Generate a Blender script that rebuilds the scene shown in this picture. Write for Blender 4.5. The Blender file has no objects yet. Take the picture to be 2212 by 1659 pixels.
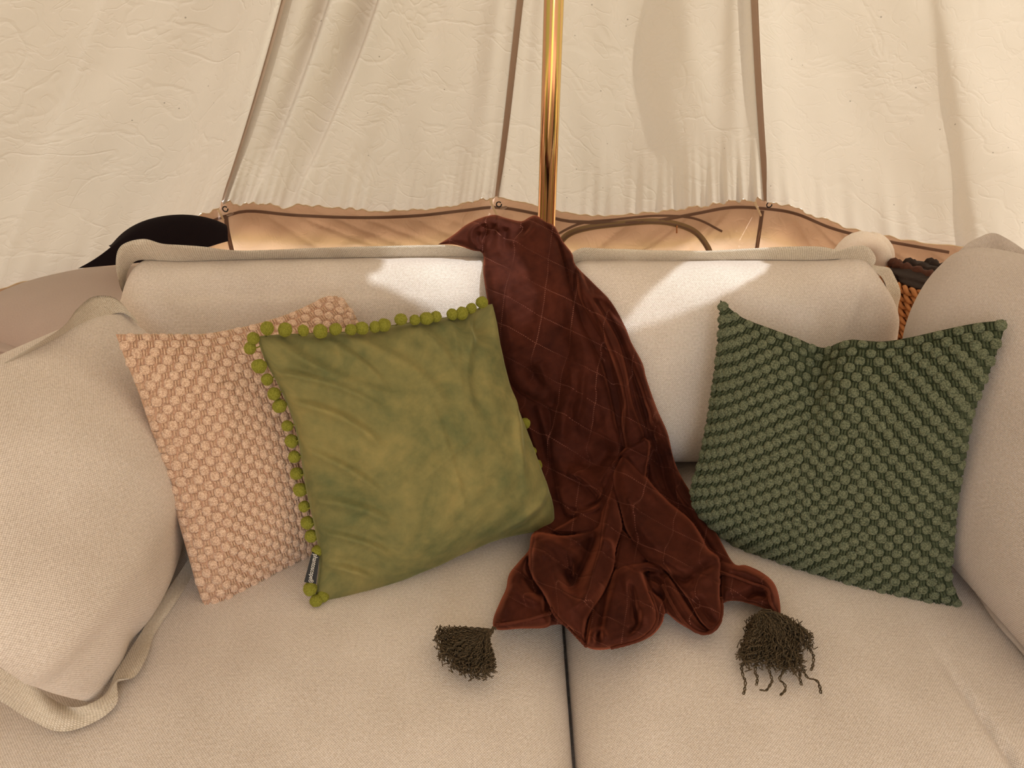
import bpy, bmesh, math, random
import numpy as np
from mathutils import Vector, Matrix
from mathutils.bvhtree import BVHTree

random.seed(7); RNG = np.random.default_rng(7)
SC = bpy.context.scene; COL = SC.collection

# ------------------------------------------------------------------ camera
FPX, CX, CY = 1609.0, 1106.0, 829.5
PITCH = math.radians(30)
CAM = np.array([0.0, 0.0, 1.335])
FW = np.array([0, math.cos(PITCH), -math.sin(PITCH)])
UP = np.array([0, math.sin(PITCH), math.cos(PITCH)])
RT = np.array([1.0, 0, 0])
cam_d = bpy.data.cameras.new('camera'); cam_d.sensor_width = 36; cam_d.lens = FPX / 2212 * 36
cam_d.clip_start = 0.02; cam_d.clip_end = 200
cam = bpy.data.objects.new('camera', cam_d); COL.objects.link(cam)
cam.location = CAM.tolist(); cam.rotation_euler = (math.radians(90) - PITCH, 0, 0)
SC.camera = cam

# ------------------------------------------------------------------ world, sun, exposure
SUN_TO = np.array([0.32, -0.22, 0.92]); SUN_TO /= np.linalg.norm(SUN_TO)
SC.view_settings.view_transform = 'Standard'; SC.view_settings.look = 'None'
SC.view_settings.gamma = 1; SC.view_settings.use_curve_mapping = False
SC.view_settings.exposure = 1.20
w = bpy.data.worlds.new('sky'); SC.world = w; w.use_nodes = True
bg = w.node_tree.nodes['Background']; bg.inputs[0].default_value = (0.86, 0.92, 1.0, 1); bg.inputs[1].default_value = 1.9
sl = bpy.data.lights.new('sun', 'SUN'); sl.energy = 7.5; sl.angle = math.radians(0.6); sl.color = (0.82, 0.91, 1.0)
so = bpy.data.objects.new('sun', sl); COL.objects.link(so)
so.rotation_euler = Vector(SUN_TO.tolist()).to_track_quat('Z', 'Y').to_euler(); so.location = (2, -3, 5)
SC.cycles.use_denoising = True
SC.cycles.max_bounces = 9; SC.cycles.diffuse_bounces = 6; SC.cycles.transmission_bounces = 6
SC.cycles.glossy_bounces = 4; SC.cycles.caustics_reflective = False; SC.cycles.caustics_refractive = False
SC.cycles.sample_clamp_indirect = 6

# ------------------------------------------------------------------ pixel helpers (frame 2212 x 1659)
def rd(px, py): return FW + (px - CX) / FPX * RT - (py - CY) / FPX * UP
def atY(px, py, Y): d = rd(px, py); return CAM + d * (Y / d[1])
def atZ(px, py, Z): d = rd(px, py); return CAM + d * ((Z - CAM[2]) / d[2])
def nrm(v): v = np.asarray(v, float); return v / (np.linalg.norm(v) + 1e-12)

def spline(pts, n, smooth=True):
    """resample a polyline to n points, Catmull-Rom smoothed, even arc length"""
    P = np.asarray(pts, float)
    if len(P) > 2 and smooth:
        Q = np.vstack([2 * P[0] - P[1], P, 2 * P[-1] - P[-2]]); out = []
        for i in range(1, len(Q) - 2):
            for t in np.linspace(0, 1, 12, endpoint=False):
                a, b, c, d = Q[i - 1], Q[i], Q[i + 1], Q[i + 2]
                out.append(0.5 * (2 * b + (c - a) * t + (2 * a - 5 * b + 4 * c - d) * t * t + (3 * b - a - 3 * c + d) * t ** 3))
        out.append(P[-1]); P = np.array(out)
    L = np.r_[0, np.cumsum(np.linalg.norm(np.diff(P, axis=0), axis=1))]
    s = np.linspace(0, L[-1], n) if np.isscalar(n) else np.asarray(n) * L[-1]
    return np.stack([np.interp(s, L, P[:, k]) for k in range(P.shape[1])], 1)

def edge(pxs, Ya, Yb):
    """pixel polyline with the distance Y running linearly from Ya to Yb -> 3D polyline"""
    P = spline(pxs, 24); ys = np.linspace(Ya, Yb, 24)
    return np.array([atY(p[0], p[1], y) for p, y in zip(P, ys)])

# ------------------------------------------------------------------ object helpers
def setp(o, label=None, cat=None, group=None, kind=None):
    if label: o['label'] = label
    if cat: o['category'] = cat
    if group: o['group'] = group
    if kind: o['kind'] = kind
    return o
def empty(name, loc=(0, 0, 0), **k):
    o = bpy.data.objects.new(name, None); COL.objects.link(o); o.location = loc; o.empty_display_size = .05
    return setp(o, **k)
def mesh(name, V, Fc, mat, parent=None, uv=None, smooth=True, **k):
    me = bpy.data.meshes.new(name)
    me.from_pydata([tuple(map(float, v)) for v in V], [], [tuple(map(int, f)) for f in Fc]); me.update()
    if uv is not None:
        lay = me.uv_layers.new(name='UVMap'); idx = np.empty(len(me.loops), int); me.loops.foreach_get('vertex_index', idx)
        lay.data.foreach_set('uv', np.asarray(uv, np.float32)[idx].ravel())
    if smooth: me.polygons.foreach_set('use_smooth', [True] * len(me.polygons))
    if mat: me.materials.append(mat)
    o = bpy.data.objects.new(name, me); COL.objects.link(o)
    if parent is not None:
        o.parent = parent; o.matrix_parent_inverse = Matrix.Translation(-Vector(parent.location))
    return setp(o, **k)
def grid_faces(nu, nv, off=0, flip=False):
    i, j = np.meshgrid(np.arange(nu - 1), np.arange(nv - 1), indexing='ij')
    a = (off + i * nv + j).ravel(); b = a + nv; c = b + 1; d = a + 1
    f = np.stack([a, b, c, d], 1)
    return f[:, ::-1] if flip else f
def tube(pts, r, n=6, cap=True):
    P = np.asarray(pts, float); m = len(P); R = np.full(m, r) if np.isscalar(r) else np.asarray(r)
    T = np.gradient(P, axis=0); V = []; ref = np.array([0.13, 0.31, 0.94])
    T = T / (np.linalg.norm(T, axis=1)[:, None] + 1e-12)
    nn = np.cross(T[0], ref); nn = nrm(nn)
    for i in range(m):
        nn = nrm(nn - T[i] * np.dot(nn, T[i])); bb = np.cross(T[i], nn)
        for k in range(n):
            a = 2 * math.pi * k / n; V.append(P[i] + R[i] * (math.cos(a) * nn + math.sin(a) * bb))
    Fc = [(i * n + k, i * n + (k + 1) % n, (i + 1) * n + (k + 1) % n, (i + 1) * n + k) for i in range(m - 1) for k in range(n)]
    if cap: Fc += [tuple(range(n))[::-1], tuple((m - 1) * n + k for k in range(n))]
    return V, Fc
def join(lst):
    V, Fc = [], []
    for v, f in lst:
        o = len(V); V += list(v); Fc += [tuple(i + o for i in q) for q in f]
    return V, Fc
def ribbon(name, inner, outer, mat, parent, th=.005, wave=0, nw=0, N=(0, -1, 0), n=90, uvs=1, ph=0, **k):
    """flat border strip between two 3D lines, with real thickness"""
    A, B = spline(inner, n), spline(outer, n); N = nrm(N); V = []; UVs = []
    L = np.r_[0, np.cumsum(np.linalg.norm(np.diff(B, axis=0), axis=1))]; m = 6
    for side in (0, 1):
        for i in range(n):
            s = i / (n - 1)
            for j in range(m):
                t = j / (m - 1); e = math.sqrt(max(0, 1 - (2 * abs(t - .5)) ** 6)) if t > .5 else 1
                p = A[i] * (1 - t) + B[i] * t + N * (wave * t * math.sin(nw * 2 * math.pi * s + ph) * (0.6 + .4 * math.sin(5 * s + ph)))
                V.append(p + N * (th * .5 * e * (1 if side == 0 else -1))); UVs.append((L[i], t * .035))
    Fc = [*map(tuple, grid_faces(n, m)), *map(tuple, grid_faces(n, m, n * m, True))]
    for i in range(n - 1): Fc.append((i * m + m - 1, (i + 1) * m + m - 1, n * m + (i + 1) * m + m - 1, n * m + i * m + m - 1))
    return mesh(name, V, Fc, mat, parent, uv=UVs, **k)

# ------------------------------------------------------------------ materials
def newmat(name):
    m = bpy.data.materials.new(name); m.use_nodes = True; nt = m.node_tree
    return m, nt, nt.nodes['Principled BSDF']
def nd(nt, typ, **inp):
    n = nt.nodes.new(typ)
    for k, v in inp.items():
        if k in n.inputs: n.inputs[k].default_value = v
        else: setattr(n, k, v)
    return n
def M(nt, op, a, b=None, c=None):
    n = nt.nodes.new('ShaderNodeMath'); n.operation = op
    for i, x in enumerate((a, b, c)):
        if x is None: continue
        if isinstance(x, (int, float)): n.inputs[i].default_value = x
        else: nt.links.new(x, n.inputs[i])
    return n.outputs[0]
def mixc(nt, fac, a, b):
    n = nt.nodes.new('ShaderNodeMix'); n.data_type = 'RGBA'
    for s, x in ((0, fac), (6, a), (7, b)):
        if isinstance(x, (int, float)): n.inputs[s].default_value = x
        elif isinstance(x, tuple): n.inputs[s].default_value = (*x, 1) if len(x) == 3 else x
        else: nt.links.new(x, n.inputs[s])
    return n.outputs[2]
def noise(nt, scale, detail=3, rough=.5, vec=None, dist=0):
    n = nd(nt, 'ShaderNodeTexNoise'); n.inputs['Scale'].default_value = scale; n.inputs['Detail'].default_value = detail
    n.inputs['Roughness'].default_value = rough; n.inputs['Distortion'].default_value = dist
    if vec is None: vec = nd(nt, 'ShaderNodeTexCoord').outputs['Object']
    nt.links.new(vec, n.inputs['Vector']); return n.outputs['Fac']
def ramp(nt, fac, lo, hi):
    n = nt.nodes.new('ShaderNodeMapRange'); n.inputs[1].default_value = lo; n.inputs[2].default_value = hi
    nt.links.new(fac, n.inputs[0]); return n.outputs[0]
def bump(nt, h, strength, dist, normal=None):
    b = nt.nodes.new('ShaderNodeBump'); b.inputs['Strength'].default_value = strength; b.inputs['Distance'].default_value = dist
    nt.links.new(h, b.inputs['Height'])
    if normal is not None: nt.links.new(normal, b.inputs['Normal'])
    return b.outputs[0]

def woven(name, light, dark, period=.0046, soft=.6, contrast=1.0, bmp=.5):
    m, nt, b = newmat(name); uv = nd(nt, 'ShaderNodeTexCoord').outputs['UV']; sp = nt.nodes.new('ShaderNodeSeparateXYZ')
    wob = noise(nt, 60, 2, vec=uv); nt.links.new(uv, sp.inputs[0]); k = 2 * math.pi / period
    x = M(nt, 'ADD', M(nt, 'MULTIPLY', sp.outputs[0], k), M(nt, 'MULTIPLY', wob, 1.2)); y = M(nt, 'ADD', M(nt, 'MULTIPLY', sp.outputs[1], k), M(nt, 'MULTIPLY', wob, 1.2))
    wv = M(nt, 'MULTIPLY', M(nt, 'SINE', x), M(nt, 'SINE', y))
    thr = M(nt, 'MULTIPLY', M(nt, 'ABSOLUTE', M(nt, 'SINE', M(nt, 'MULTIPLY', y, 1.0))), .4)
    h = M(nt, 'ADD', M(nt, 'MULTIPLY', wv, .5), thr)
    slub = noise(nt, 260, 3, vec=uv); big = noise(nt, 9, 3, vec=uv)
    f = M(nt, 'ADD', M(nt, 'MULTIPLY', h, .75 * contrast), M(nt, 'ADD', M(nt, 'MULTIPLY', slub, .9), M(nt, 'SUBTRACT', M(nt, 'MULTIPLY', big, .5), .45)))
    c = nt.nodes.new('ShaderNodeClamp'); nt.links.new(f, c.inputs[0])
    nt.links.new(mixc(nt, c.outputs[0], dark, light), b.inputs['Base Color'])
    b.inputs['Roughness'].default_value = .92; b.inputs['Specular IOR Level'].default_value = .15
    b.inputs['Sheen Weight'].default_value = .15; b.inputs['Sheen Roughness'].default_value = .5
    nt.links.new(bump(nt, M(nt, 'ADD', h, slub), bmp, .0012), b.inputs['Normal'])
    return m
SOFA = woven('sofa_weave', (.86, .775, .70), (.47, .39, .32), period=.0036)
SOFA_F = woven('sofa_flange_weave', (.80, .72, .61), (.40, .33, .24), period=.0042)
SOFA_FINE = woven('sofa_fine_weave', (.68, .60, .545), (.44, .37, .32), period=.003, contrast=.8)
DAYBED = woven('smooth_linen', (.52, .42, .36), (.42, .33, .28), period=.002, contrast=.5, bmp=.15)

def velvet(name, c0, c1, sheen, sheen_w=1.0, sr=.35, stitch=False, streak=0, mott=14.):
    m, nt, b = newmat(name); tc = nd(nt, 'ShaderNodeTexCoord'); uv = tc.outputs['UV']
    n1 = noise(nt, mott, 4, .62, uv, .6); n2 = noise(nt, 900, 2, .5, uv); n3 = noise(nt, mott * 5, 3, .6, uv)
    f = ramp(nt, M(nt, 'ADD', M(nt, 'MULTIPLY', n1, .7), M(nt, 'MULTIPLY', n3, .3)), .34, .66)
    f2 = M(nt, 'ADD', M(nt, 'MULTIPLY', f, .8), M(nt, 'MULTIPLY', n2, .25)); col = mixc(nt, f2, c0, c1)
    h = M(nt, 'ADD', M(nt, 'MULTIPLY', n2, .3), M(nt, 'MULTIPLY', n3, .7)); nrmo = bump(nt, h, .35, .002)
    if stitch:
        sp = nt.nodes.new('ShaderNodeSeparateXYZ'); nt.links.new(uv, sp.inputs[0]); fac = None
        for (ax, ay, per) in ((1.0, .16, .052), (-.50, 1.0, .046)):
            q = M(nt, 'ADD', M(nt, 'MULTIPLY', sp.outputs[0], ax), M(nt, 'MULTIPLY', sp.outputs[1], ay))
            r = M(nt, 'ADD', M(nt, 'MULTIPLY', sp.outputs[0], -ay), M(nt, 'MULTIPLY', sp.outputs[1], ax))
            d = M(nt, 'ABSOLUTE', M(nt, 'SUBTRACT', M(nt, 'FRACT', M(nt, 'DIVIDE', q, per)), .5))
            ln = ramp(nt, d, .018, .008); g = ramp(nt, d, .09, .0)
            dash = M(nt, 'GREATER_THAN', M(nt, 'FRACT', M(nt, 'DIVIDE', r, .0030)), .45)
            ln = M(nt, 'MULTIPLY', ln, dash); fac = ln if fac is None else M(nt, 'MAXIMUM', fac, ln)
            nrmo = bump(nt, M(nt, 'MULTIPLY', g, -1), .22, .003, nrmo)
        vis = ramp(nt, noise(nt, 11, 2, vec=uv), .35, .65)
        col = mixc(nt, M(nt, 'MULTIPLY', fac, M(nt, 'MULTIPLY', vis, .8)), col, (.26, .10, .07))
    nt.links.new(col, b.inputs['Base Color']); nt.links.new(nrmo, b.inputs['Normal'])
    b.inputs['Roughness'].default_value = .8; b.inputs['Specular IOR Level'].default_value = .1
    b.inputs['Sheen Weight'].default_value = sheen_w; b.inputs['Sheen Roughness'].default_value = sr
    b.inputs['Sheen Tint'].default_value = (*sheen, 1)
    return m
RUST = velvet('rust_velvet', (.026, .0055, .0030), (.080, .0185, .0092), (.72, .20, .10), .8, .26, stitch=True)
RUST_PIPE = velvet('rust_piping', (.055, .013, .007), (.10, .025, .012), (.6, .18, .09), .5, .35)
OLIVE = velvet('olive_velvet', (.080, .098, .040), (.27, .22, .080), (.60, .60, .30), .5, .28, mott=9.)

def plush(name, c0, c1, scale=700, bd=.0018):
    m, nt, b = newmat(name)
    v = nt.nodes.new('ShaderNodeTexVoronoi'); v.inputs['Scale'].default_value = scale
    pos = nt.nodes.new('ShaderNodeNewGeometry').outputs['Position']; nt.links.new(pos, v.inputs['Vector'])
    n2 = noise(nt, scale * .6, 3, vec=pos)
    f = M(nt, 'ADD', M(nt, 'MULTIPLY', v.outputs['Distance'], .8), M(nt, 'MULTIPLY', n2, .5))
    nt.links.new(mixc(nt, ramp(nt, f, .2, .95), c1, c0), b.inputs['Base Color'])
    nt.links.new(bump(nt, M(nt, 'SUBTRACT', n2, v.outputs['Distance']), .7, bd), b.inputs['Normal'])
    b.inputs['Roughness'].default_value = .95; b.inputs['Specular IOR Level'].default_value = .08
    b.inputs['Sheen Weight'].default_value = .3; b.inputs['Sheen Roughness'].default_value = .5; b.inputs['Sheen Tint'].default_value = (*[min(1, c * 2) for c in c1], 1)
    return m
PINK_B = plush('pink_chenille', (.46, .285, .195), (.90, .67, .49), 420)
PINK_R = plush('pink_rib', (.44, .26, .175), (.74, .51, .35), 300)
PINK_C = plush('pink_ground', (.50, .30, .20), (.62, .39, .27), 200)
MOSS_B = plush('moss_chenille', (.050, .060, .036), (.21, .225, .14), 420)
MOSS_R = plush('moss_rib', (.040, .050, .028), (.085, .098, .055), 300)
MOSS_C = plush('moss_ground', (.018, .024, .012), (.036, .045, .023), 200)
POM = plush('pompom_wool', (.15, .15, .018), (.27, .26, .045), 500, .001)
YARN = plush('tassel_yarn', (.030, .022, .013), (.16, .115, .068), 500, .0005)
BLACK = plush('black_linen', (.008, .005, .006), (.014, .009, .010), 1200, .0004)
CREAM = plush('cream_cotton', (.80, .70, .60), (.90, .82, .74), 500, .0006)

def plain(name, c, rough=.6, metal=0, c2=None, sc=30, bs=0):
    m, nt, b = newmat(name); b.inputs['Roughness'].default_value = rough; b.inputs['Metallic'].default_value = metal
    n = noise(nt, sc, 3); nt.links.new(mixc(nt, n, c, c2 or tuple(x * .85 for x in c)), b.inputs['Base Color'])
    if bs: nt.links.new(bump(nt, n, bs, .002), b.inputs['Normal'])
    return m
BLACKM = plain('black_metal', (.012, .012, .014), .4, .6)
TAGM = plain('tag_black', (.008, .008, .008), .7)
LETTER = plain('tag_lettering', (.72, .68, .60), .7)
DARKCLOTH = plain('dark_stripe_cloth', (.012, .007, .005), .9, c2=(.03, .012, .006), sc=120, bs=.8)
RUSTCLOTH = plain('rust_stripe_cloth', (.10, .03, .012), .9, c2=(.05, .015, .008), sc=200, bs=.8)
STRAW = plain('straw', (.52, .22, .07), .7, c2=(.35, .13, .04), sc=90, bs=.5)
FLOORM = plain('groundsheet', (.30, .22, .15), .9, c2=(.38, .29, .20), sc=14, bs=.3)
GRASSM = plain('meadow', (.22, .22, .10), .95, c2=(.30, .27, .13), sc=2, bs=.3)
DARKGAP = plain('dark_lining', (.03, .026, .024), .95)
TIE = plain('tie_tape', (.72, .56, .36), .85)

def brass():
    m, nt, b = newmat('brass_lacquer'); tc = nd(nt, 'ShaderNodeTexCoord'); mp = nt.nodes.new('ShaderNodeMapping')
    mp.inputs['Scale'].default_value = (110, 110, .5); nt.links.new(tc.outputs['Object'], mp.inputs[0])
    n = noise(nt, 1.2, 3, vec=mp.outputs[0])
    c1 = mixc(nt, ramp(nt, n, .40, .52), (.80, .58, .20), (.66, .34, .22)); c2 = mixc(nt, ramp(nt, n, .54, .62), c1, (.50, .42, .12))
    nt.links.new(c2, b.inputs['Base Color']); b.inputs['Metallic'].default_value = 1; b.inputs['Roughness'].default_value = .13; return m
BRASS = brass()

def canvas(name, refl, trans, mixf, crease=1.0, specks=True):
    m = bpy.data.materials.new(name); m.use_nodes = True; nt = m.node_tree; nt.nodes.clear()
    out = nt.nodes.new('ShaderNodeOutputMaterial'); tc = nd(nt, 'ShaderNodeTexCoord'); ob = tc.outputs['Object']
    df = nt.nodes.new('ShaderNodeBsdfDiffuse'); tr = nt.nodes.new('ShaderNodeBsdfTranslucent'); mx = nt.nodes.new('ShaderNodeMixShader')
    fine = noise(nt, 900, 2, vec=ob); mid = noise(nt, 3.0, 4, vec=ob)
    # ridged creases
    cr = None
    for sc, am in ((5, 1.0), (13, .5)):
        n = noise(nt, sc, 3, .45, ob, 1.2); r = M(nt, 'ABSOLUTE', M(nt, 'SUBTRACT', n, .5)); r = ramp(nt, r, .035, 0)
        r = M(nt, 'MULTIPLY', r, am * .6); cr = r if cr is None else M(nt, 'ADD', cr, r)
    h = M(nt, 'ADD', cr, M(nt, 'MULTIPLY', fine, .12))
    nb = bump(nt, h, .16 * crease, .006)
    v = M(nt, 'ADD', .90, M(nt, 'ADD', M(nt, 'MULTIPLY', fine, .10), M(nt, 'MULTIPLY', mid, .10)))
    if specks:
        vo = nt.nodes.new('ShaderNodeTexVoronoi'); vo.inputs['Scale'].default_value = 16; nt.links.new(ob, vo.inputs['Vector'])
        v = M(nt, 'MULTIPLY', v, M(nt, 'ADD', .55, M(nt, 'MULTIPLY', M(nt, 'GREATER_THAN', vo.outputs['Distance'], .035), .45)))
    for s, c in ((df, refl), (tr, trans)):
        q = nt.nodes.new('ShaderNodeVectorMath'); q.operation = 'SCALE'; q.inputs[0].default_value = c; nt.links.new(v, q.inputs['Scale'])
        nt.links.new(q.outputs[0], s.inputs['Color']); nt.links.new(nb, s.inputs['Normal'])
    mx.inputs[0].default_value = mixf; nt.links.new(df.outputs[0], mx.inputs[1]); nt.links.new(tr.outputs[0], mx.inputs[2])
    nt.links.new(mx.outputs[0], out.inputs[0]); return m
CANVAS = canvas('roof_canvas', (.355, .30, .25), (.72, .555, .385), .155, 1.4)
WALLC = canvas('wall_canvas', (.36, .255, .185), (.82, .54, .38), .48, 2.2, False)
HEMC = canvas('hem_canvas', (.50, .36, .25), (.50, .33, .2), .3, .5, False)
BANDC = canvas('band_canvas', (.20, .125, .09), (.30, .17, .11), .20, .5, False)
SEAMC = canvas('seam_tape', (.46, .345, .265), (.55, .40, .29), .30, .3, False)
ZIPC = canvas('zip_tape', (.27, .185, .10), (.30, .20, .10), .15, .3, False)

def dimming_mat():  # see-through sheet added to weaken the sun on the back cushions
    m = bpy.data.materials.new('dimming_sheet'); m.use_nodes = True; nt = m.node_tree; nt.nodes.clear(); out = nt.nodes.new('ShaderNodeOutputMaterial')
    t = nt.nodes.new('ShaderNodeBsdfTransparent'); d = nt.nodes.new('ShaderNodeBsdfDiffuse'); d.inputs[0].default_value = (.55, .5, .45, 1); mx = nt.nodes.new('ShaderNodeMixShader')
    mx.inputs[0].default_value = .83; nt.links.new(t.outputs[0], mx.inputs[1]); nt.links.new(d.outputs[0], mx.inputs[2]); nt.links.new(mx.outputs[0], out.inputs[0]); return m
DIMMING = dimming_mat()

# ------------------------------------------------------------------ tent shell
APEX = np.array([0.16, 1.45, 2.55]); APEX2 = np.array([0.16, -0.9, 2.55])
nodeL, nodeM, nodeR = atZ(482, 437, .62), atZ(1075, 425, .62), atZ(1655, 430, .62)
nodeLL = np.array([-1.95, 1.18, .60]); nodeRR = np.array([2.0, 1.45, .60])
def eave(pxs, zs): P = [atZ(p[0], p[1], z) for p, z in zip(pxs, zs)]; return P
EAVES = [
    ('left', [nodeLL] + eave([(-110, 650), (0, 617), (170, 580), (300, 545), (370, 510), (430, 468)], [.56, .56, .565, .57, .575, .60]) + [nodeL]),
    ('back_left', [nodeL] + eave([(560, 437), (640, 442), (740, 450), (840, 453), (950, 448), (1030, 432)], [.618, .612, .60, .60, .605, .613]) + [nodeM]),
    ('back_right', [nodeM] + eave([(1120, 434), (1170, 447), (1260, 461), (1400, 459), (1500, 445), (1570, 435)], [.613, .602, .595, .595, .605, .615]) + [nodeR]),
    ('right', [nodeR] + eave([(1710, 445), (1780, 473), (1860, 500), (1960, 517), (2070, 527), (2220, 545)], [.61, .60, .585, .58, .58, .58]) + [nodeRR])]
ceiling = empty('ceiling', (0.16, 1.45, 2.55), kind='structure', label='cream canvas tent roof sloping up behind the sofa, in sewn panels')
def hash_n(x, y, s):
    return np.sin(x * 12.9 + s) * np.cos(y * 7.3 + s * 1.7) * .5 + np.sin(x * 5.1 + y * 3.3 + s * 2.1) * .5
def roof_panel(i, ev, rows=150, cols=170):
    E = spline(ev, cols); ts = np.linspace(0, 1, rows) ** 1.4; V = np.zeros((cols, rows, 3)); UVs = []
    mid = E[cols // 2]; Nn = nrm(np.cross(E[-1] - E[0], APEX - mid));
    if np.dot(Nn, CAM - mid) < 0: Nn = -Nn                       # towards the inside
    side = nrm(E[-1] - E[0])
    for c in range(cols):
        f = c / (cols - 1)
        for r, t in enumerate(ts):
            p = E[c] + (APEX - E[c]) * t; tau = t / .33; env = math.sin(math.pi * f) * 1.0
            d = -.035 * env * math.sin(math.pi * min(1, t * 1.1))                     # billow outwards
            fr = max(0, 1 - t / .16)                                                    # gathers along the eave
            gath = fr ** 2 * (.0045 * math.sin(f * 95 + 3 * math.sin(f * 11 + i)) + .003 * math.sin(f * 190 + 5 * math.sin(f * 7)))
            gate = {0: f ** 3, 1: .35 + .65 * math.exp(-f / .18) + .3 * (f > .9), 2: .15 + .85 * f ** 2, 3: .25 + .75 * math.exp(-f / .12)}[i]
            d += gath * gate * 2.0
            for (f0, f1, wl, wr, am) in FOLDS[i]:
                x = f - (f0 + f1 * tau)
                k = math.exp(-(x / wl) ** 2) if x < 0 else math.exp(-(x / wr) ** 2)
                d += am * k * min(1, .25 + tau * .9) * max(0, 1 - max(0, tau - 1.5) * .7)
            d += .006 * hash_n(f * 3, t * 4, i * 2.3) * env
            bow = BOW[i][0] * (1 - f) + BOW[i][1] * f                                   # seams bow sideways
            p = p + Nn * d + side * bow * math.sin(math.pi * min(1, tau / 2)) * (1 if tau < 2 else 0)
            V[c, r] = p; UVs.append((f, t))
    return V, UVs, Nn
FOLDS = {0: [(.80, .0, .10, .10, .030), (.62, -.05, .09, .12, .022), (.92, .02, .05, .03, .014), (.45, .1, .1, .1, .014)],
         1: [(.085, .085, .050, .014, .046), (.225, .145, .075, .016, .060), (.55, .06, .12, .10, .016), (.80, .04, .07, .07, .018), (.95, .0, .03, .03, .012)],
         2: [(.05, .0, .03, .04, .016), (.42, .12, .10, .10, .036), (.80, .07, .07, .06, .026), (.93, .03, .03, .04, .016)],
         3: [(.07, .03, .04, .05, .018), (.34, .05, .07, .11, .018), (.62, -.05, .10, .10, .026)]}
BOW = {0: (0, .028), 1: (.028, .004), 2: (.004, -.012), 3: (-.012, 0)}
for i, (nm, ev) in enumerate(EAVES):
    V, UVs, Nn = roof_panel(i, ev)
    mesh('canvas_panel', V.reshape(-1, 3), grid_faces(*V.shape[:2]), CANVAS, ceiling, uv=UVs)
    # seam tape on the inner face along the panel's far edge
    if i < 3:
        rail = V[-1, ::4] ; a = [p + Nn * .004 for p in rail]; dr = nrm(ev[-1] - ev[0])
        A = [p - dr * .0095 for p in a]; B = [p + dr * .0095 for p in a]
        ribbon('seam_tape', A, B, SEAMC, ceiling, th=.006, N=Nn, n=60)
    # skirt of the roof hanging outside the wall
    cen2 = np.array([.1, .2, 0]); E0 = V[::2, 0]; out = np.array([nrm((p - cen2) * [1, 1, 0]) for p in E0])
    rows_ = [E0 + out * .002, E0 + out * .06 + [0, 0, .006], E0 + out * .11 + [0, 0, -.05], E0 + out * .115 + [0, 0, -.14]]
    mesh('eave_skirt', np.stack(rows_, 1).reshape(-1, 3), grid_faces(len(E0), 4), CANVAS, ceiling)
    # hem cord of the eave
    E = V[:, 0]
    tv, tf = tube(E[::2] + np.array([0, 0, -.001]), .0022, 6); mesh('eave_hem', tv, tf, TIE, ceiling)

# front and side part of the roof around the photographer, with the open doorway and added holes shaped to cast the sun patches
ring = [nodeRR, np.array([2.35, .2, .6]), np.array([2.2, -1.2, .6]), np.array([1.3, -2.3, .6]), np.array([.85, -2.5, .6]),
        np.array([-.65, -2.5, .6]), np.array([-1.1, -2.3, .6]), np.array([-2.1, -1.2, .6]), np.array([-2.3, .1, .6]), nodeLL]
def apex_for(p): return APEX if p[1] > .9 else (APEX2 if p[1] < -.8 else np.array([.16, p[1] * 1.35, 2.55]))
PATCH = []      # sunlit patches on the back cushions -> openings in the front roof (filled below)
left_patch = [(655, 528), (700, 560), (735, 546), (745, 533), (800, 532), (775, 555), (830, 560), (820, 585), (790, 596), (800, 612), (850, 628), (895, 652), (935, 676), (955, 705), (1010, 740), (1075, 790), (1120, 760), (1135, 700), (1110, 600), (1090, 545), (1060, 470), (1000, 480), (900, 500), (760, 505)]
right_patch = [(1515, 500), (1620, 495), (1610, 548), (1665, 572), (1655, 588), (1600, 618), (1530, 655), (1450, 685), (1352, 718), (1300, 760), (1280, 740), (1352, 690), (1395, 635), (1470, 570), (1505, 556)]
def proj_sun(px, py, plane_p, plane_n, Y=None):
    Y = 1.245 if Y is None else Y
    p = atY(px, py, Y); t = np.dot(plane_p - p, plane_n) / np.dot(SUN_TO, plane_n); return p + SUN_TO * t
def wn_inside(P, poly):
    poly = np.asarray(poly, float); x, y = P[:, 0], P[:, 1]; ins = np.zeros(len(P), bool); j = len(poly) - 1
    for i in range(len(poly)):
        xi, yi, xj, yj = *poly[i], *poly[j]
        c = ((yi > y) != (yj > y)) & (x < (xj - xi) * (y - yi) / (yj - yi + 1e-12) + xi); ins ^= c; j = i
    return ins
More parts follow.
